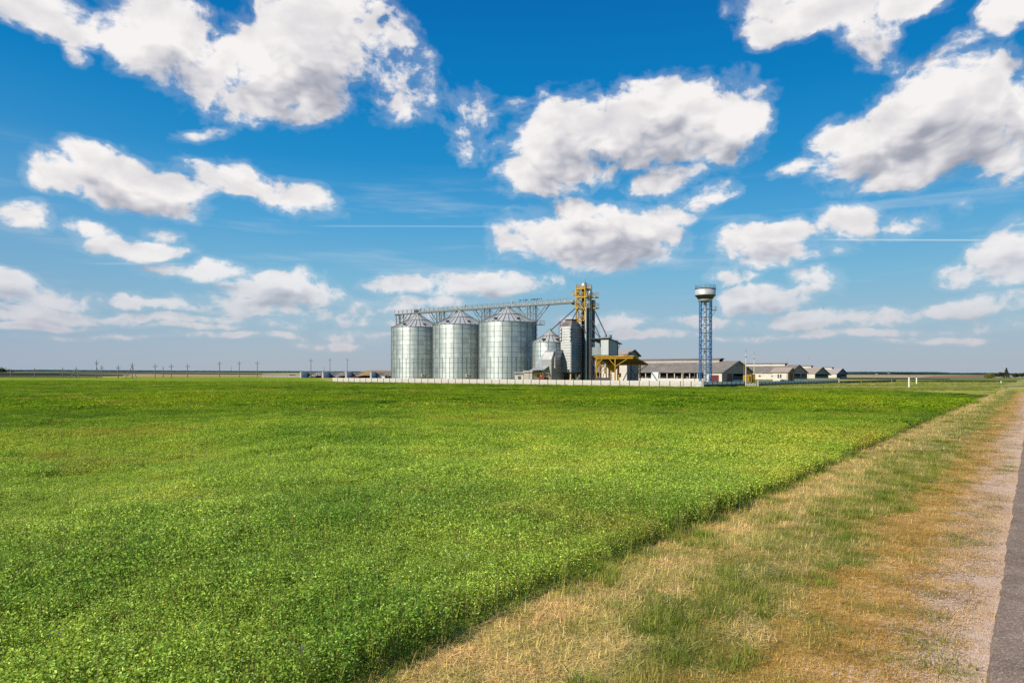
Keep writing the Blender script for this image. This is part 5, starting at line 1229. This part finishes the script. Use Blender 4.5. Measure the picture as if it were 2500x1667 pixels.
MB().slab([(0,1.7,2.75),(0,3.8,2.75),(1.3,3.8,2.45),(1.3,1.7,2.45)], .08).build('porch_roof', 'rust', wh)
MB().tube((-.25,-.12,0),(-.25,-.12,e_),.12,8).build('downpipe', 'gable', wh)
# yellow gas regulator cabinets, masts, lamp etc ------------------------------------------------
yc = thing('gas_cabinet', 'yellow gas regulator cabinets on a frame between the first barn and the fence gap', 'cabinet', PX(1829, 190.), 0)
MB().box(-1.55,-.85,-.4,.4,.9,2.75).box(-.6,-.1,-.4,.4,.9,2.85).box(.5,1.2,-.4,.4,.7,3.0).box(-.1,.5,-.3,.3,2.3,2.95).build('cabinet_box', 'yellow', yc)
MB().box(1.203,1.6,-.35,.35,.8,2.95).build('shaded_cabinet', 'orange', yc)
for xx in (-1.4, -.3, .7, 1.4): MB().bar((xx,0,0),(xx,0,.9),.12).build('leg', 'rust', yc)
MB().tube((-1.5,-.2,2.76),(-1.5,-.2,6.4),.1,8).tube((-1.0,-.2,2.76),(-1.0,-.2,4.6),.1,8).tube((.9,-.2,3.0),(.9,-.2,4.8),.1,8).build('pipes', 'yellow', yc)
for u, vb, vt, Z, lb in ((1821, 932, 861.5, 172., 'taller white lightning mast beside the yellow gas cabinets'), (1841, 925, 866.5, 196., 'second white lightning mast to the right of the yellow cabinets')):
    h = ZZ(u, vt, Z); t = thing('lightning_mast', lb, 'mast', PX(u, Z), 0, 'white lightning masts')
    MB().tube((0,0,0),(0,0,h*.62),.27,10,.22).tube((0,0,h*.62),(0,0,h),.2,10,.16).build('shaft', 'conc_w', t); MB().tube((0,0,h+.0),(0,0,h+1.2),.09,6,.03).lathe([(.2,h-1.1),(.2,h-.9)],10).build('rod', 'darkst', t)
for u, Z, vt, lb in ((1921.6, 330., 872., 'hair thin mast above the ridge of the second barn'), (1974.8, 420., 866., 'thin pale mast behind the third barn')):
    h = ZZ(u, vt, Z); t = thing('thin_mast', lb, 'mast', PX(u, Z)); MB().tube((0,0,0),(0,0,h*.75),.22,8,.16).build('shaft', 'conc_g', t); MB().tube((0,0,h*.75),(0,0,h),.12,6,.05).build('rod', 'steel', t)
def lamp(u, vb, vt, lb, Z=None, side=1):
    Z = Z or F*H/(vb-hor(u)); h = ZZ(u, vt, Z); t = thing('street_lamp', lb, 'street lamp', PX(u, Z), 0, 'slim street lamps')
    MB().tube((0,0,0),(0,0,h-.4),.2,8,.13).bar((0,0,h-.42),(.9*side,0,h),.09).build('post', 'pole', t); MB().box(min(.7*side,1.5*side),max(.7*side,1.5*side),-.15,.15,h-.02,h+.14).build('lamp_head', 'conc_w', t)
lamp(1696, 924, 888.6, 'slim street lamp in front of the long side of the largest barn', 205.)
lamp(2176.5, 931.5, 911.5, 'street lamp behind the far end of the low dark fence', 270., -1)
lamp(2133, 932, 913.5, 'street lamp behind the middle of the low dark fence', 262.)
for (u, vb, vt, lb) in ((1667, 946.2, 910, 'tall thin yellow marker post in front of the white fence'), (2101.5, 936, 926.3, 'short yellow marker post before the low dark fence'), (2175.8, 936, 927, 'short orange topped marker post at the end of the low dark fence')):
    x, y = G(u, vb); h = ZZ(u, vt, y); t = thing('marker_post', lb, 'marker post', (x, y-.3), 0, 'gas line marker posts'); MB().tube((0,0,0),(0,0,h),.16,8).build('post', 'yellow', t); MB().box(-.16,.16,-.11,-.082,h-.35,h-.02).build('plate', 'orange', t)
for (u, vb, vt, lb, w) in ((2219.3, 948, 915.4, 'tallest white boundary stake with dark top at the far corner of the crop', .3), (2237.6, 938.6, 918.4, 'second white boundary stake behind the tallest one', .34), (2444, 936.4, 928.6, 'tiny white stake by the dirt track at the far right', .3)):
    x, y = G(u, vb); h = ZZ(u, vt, y); t = thing('boundary_stake', lb, 'stake', (x, y), .4, 'white boundary stakes')
    MB().tube((0,0,.0),(0,0,.22),w*.8,8).tube((0,0,h*.84),(0,0,h),w*.6,8,w*.4).build('core', 'darkst', t); MB().tube((0,0,.22),(0,0,h*.84),w,10).build('white_sleeve', 'poster', t)
# white board leaning before the barn, pasture gate
wb = thing('white_board', 'large blank white board leaning in front of the largest barn', 'board', PX(1598, 200.), R(-8))
MB().add([(-1.15,0,.35),(.95,0,.35),(1.2,.5,2.65+.9),(-.85,.5,2.65+.9),(-1.15,.08,.35),(.95,.08,.35),(1.2,.58,3.55),(-.85,.58,3.55)], [(0,1,2,3),(4,7,6,5),(0,4,5,1),(1,5,6,2),(2,6,7,3),(3,7,4,0)]).build('panel', 'poster', wb)
MB().bar((-.9,.5,0),(-.9,.6,3.0),.1).bar((.9,.5,0),(.9,.6,3.0),.1).build('stand', 'rust', wb)
# ------------------------------------------------------------------ silage clamps at the back left
Zc = 390.
for i, (ua, ub) in enumerate(((732, 786), (786, 843), (843, 903.5), (903.5, 958))):
    lbs = ('leftmost silage clamp of the four behind the rear fence', 'second silage clamp from the left behind the rear fence', 'third silage clamp, filled with a brown straw slope', 'silage clamp nearest the left silo with dark mouth and brown cover')
    t = thing('silage_clamp', lbs[i], 'silage clamp', PX(ua, Zc), 0, 'silage clamps behind the rear fence'); w = (ub-ua)*Zc/F; hc = ZZ(ua, 907.2, Zc)
    MB().add([(-.1,0,0),(.85,0,0),(.68,0,hc),(.1,0,hc),(-.1,14,0),(.85,14,0),(.68,14,hc),(.1,14,hc)], [(0,1,2,3),(1,5,6,2),(2,6,7,3),(0,3,7,4),(4,7,6,5)]).build('end_wall', 'conc_w', t)
    MB().box(.9, w-.15, 12, 12.2, 0, hc-.25).build('rear_wall', 'tarp', t)
    mb = MB(); rr_ = random.Random(i)
    nx_, ny_ = 14, 5; P_ = []
    for iy in range(ny_):
        for ix_ in range(nx_):
            fx = ix_/(nx_-1); fy = iy/(ny_-1)
            hgt = {0: max(0, min(1, (fx-.15)*1.9)), 1: max(0, min(1, (fx-.25)*1.9)), 2: min(1.25, fx*1.7), 3: max(0, min(.85, (fx-.1)*1.5))}[i]
            P_.append((1.15+fx*(w-1.3), 1+fy*10.5, (hc*.95*hgt*(.35+.65*fy))+rr_.uniform(-.12,.12)*hgt))
    mb.add(P_, [(r*nx_+c, r*nx_+c+1, (r+1)*nx_+c+1, (r+1)*nx_+c) for r in range(ny_-1) for c in range(nx_-1)], True)
    mb.build('heap', 'straw' if i == 2 else 'tarp', t)
    if i != 2:
        tb = MB()
        for q in range(46):
            p = rr_.choice([p for p in P_ if p[2] > .5]); r0 = rr_.uniform(.3, .5); tb.lathe([(r0*.5,0),(r0,.0),(r0,.22),(r0*.5,.25)], 7, (p[0]+rr_.uniform(-.6,.6), p[1]+rr_.uniform(-.6,.6), p[2]+.02))
        tag(tb.build('weights', 'conc', t), kind='stuff')
hm = thing('straw_mound', 'long brown straw mound rising behind the silage clamps', 'mound', PX(905, 412.), 0)
mb = MB(); nx_, ny_ = 40, 8
pr = [(858,916),(866,911),(880,907.5),(893,905),(915,904),(940,904.6),(970,905.5),(1010,910),(1030,916)]
P_ = []
for iy in range(ny_):
    for ix_ in range(nx_):
        u = 858+172*ix_/(nx_-1); v = np.interp(u, [p[0] for p in pr], [p[1] for p in pr]); top_ = max(0., ZZ(u, v, 420.)-.0) if u < 1029 else 0
        P_.append(((u-905)*412/F, (iy-3)*3.2, top_*math.sin(math.pi*iy/(ny_-1))**.7+random.uniform(0,.15)))
mb.add(P_, [(r*nx_+c, r*nx_+c+1, (r+1)*nx_+c+1, (r+1)*nx_+c) for r in range(ny_-1) for c in range(nx_-1)], True); mb.build('heap', 'straw', hm)
cb = thing('concrete_hut', 'small brown concrete booth behind the left end of the long white fence', 'hut', PX(940, 246.), R(-40))
MB().box(-.8,.8,-.8,.8,0,2.0).build('wall', 'conc', cb); MB().slab([(-1,-1,2.15),(1,-1,2.15),(1,1,2.25),(-1,1,2.25)],.12).build('roof', 'darkst', cb)
MB().box(.803,.83,-.5,.5,.1,1.8).build('door', 'rust', cb)
pc = thing('parked_trailer', 'tiny dark trailer parked in the ochre field left of the clamps', 'trailer', PX(714, 470.), .2)
MB().box(-1.9,1.9,-1,1,.7,1.5).build('body', 'darkst', pc)
for xx in (-1.2,1.2): MB().tube((xx,-1.1,.45),(xx,-.85,.45),.9,12).build('wheel', 'black', pc)
# ------------------------------------------------------------------ birds
def bird_mesh(sit=True):
    mb = MB(); mb.lathe([(.001,-.2),(.05,-.16),(.09,-.05),(.1,.03),(.07,.12),(.045,.16),(.06,.2),(.055,.25),(.001,.29)], 8)
    mb.v = [(x, z, y) for x, y, z in mb.v]     # lay the body along y
    if sit:
        mb.v = [(x, y*.8, z+y*.75+.22) for x, y, z in mb.v]
        mb.add([(-.03,-.12,.1),(.03,-.12,.1),(.05,-.36,-.06),(-.05,-.36,-.06)], [(0,1,2,3)]); mb.bar((-.03,0,0),(-.03,0,.15),.015).bar((.03,0,0),(.03,0,.15),.015); mb.add([(-.02,.22,.42),(.02,.22,.42),(0,.32,.4),(0,.22,.45)], [(0,1,2),(0,2,3),(1,3,2)])
    else:
        mb.add([(0,.1,.02),(0,-.1,.02),(.35,-.12,.12),(.38,.08,.14),(.75,-.1,.05),(-.35,-.12,.12),(-.38,.08,.14),(-.75,-.1,.05)], [(0,1,2,3),(3,2,4),(1,0,6,5),(5,6,7)]); mb.add([(-.03,-.18,0),(.03,-.18,0),(.1,-.42,0),(-.1,-.42,0)], [(0,1,2,3)])
    return mb
bme = bird_mesh().mesh('perched_bird', M['bird'])
bu = [1273, 1275, 1281, 1286, 1289, 1292, 1301, 1304.5, 1307, 1308.5, 1311, 1314, 1316.5, 1320, 1325]
dirb = (BB-BA).normalized()
for i, u in enumerate(bu):
    # station on the handrail seen at direction u
    tq = (u-1250)/F; s_ = (tq*BA.y-BA.x)/(dirb.x-tq*dirb.y); p = BA+dirb*s_+Vector((dirb.y, -dirb.x))*.9
    o = bpy.data.objects.new('perched_bird', bme); C.objects.link(o); o.location = (p.x, p.y, 22.6+1.53); o.rotation_euler = (0,0,random.uniform(0,6)); o.scale = (1.2,)*3
    tag(o, 'small black bird perched on the conveyor handrail, one of a loose line', 'bird', 'birds perched on the conveyor handrail')
for u, v, Z, lb in ((2107, 54, 90., 'tiny dark bird flying high in front of the top right cloud'), (2009.5, 753, 160., 'tiny dark bird flying low over the barns')):
    o = bird_mesh(False).build('flying_bird', 'bird'); x, y = PX(u, Z); o.location = (x, y, ZZ(u, v, Z)); o.scale = (.24 if Z < 100 else .5,)*3; o.rotation_euler = (.1, .2, 1.2); tag(o, lb, 'bird')
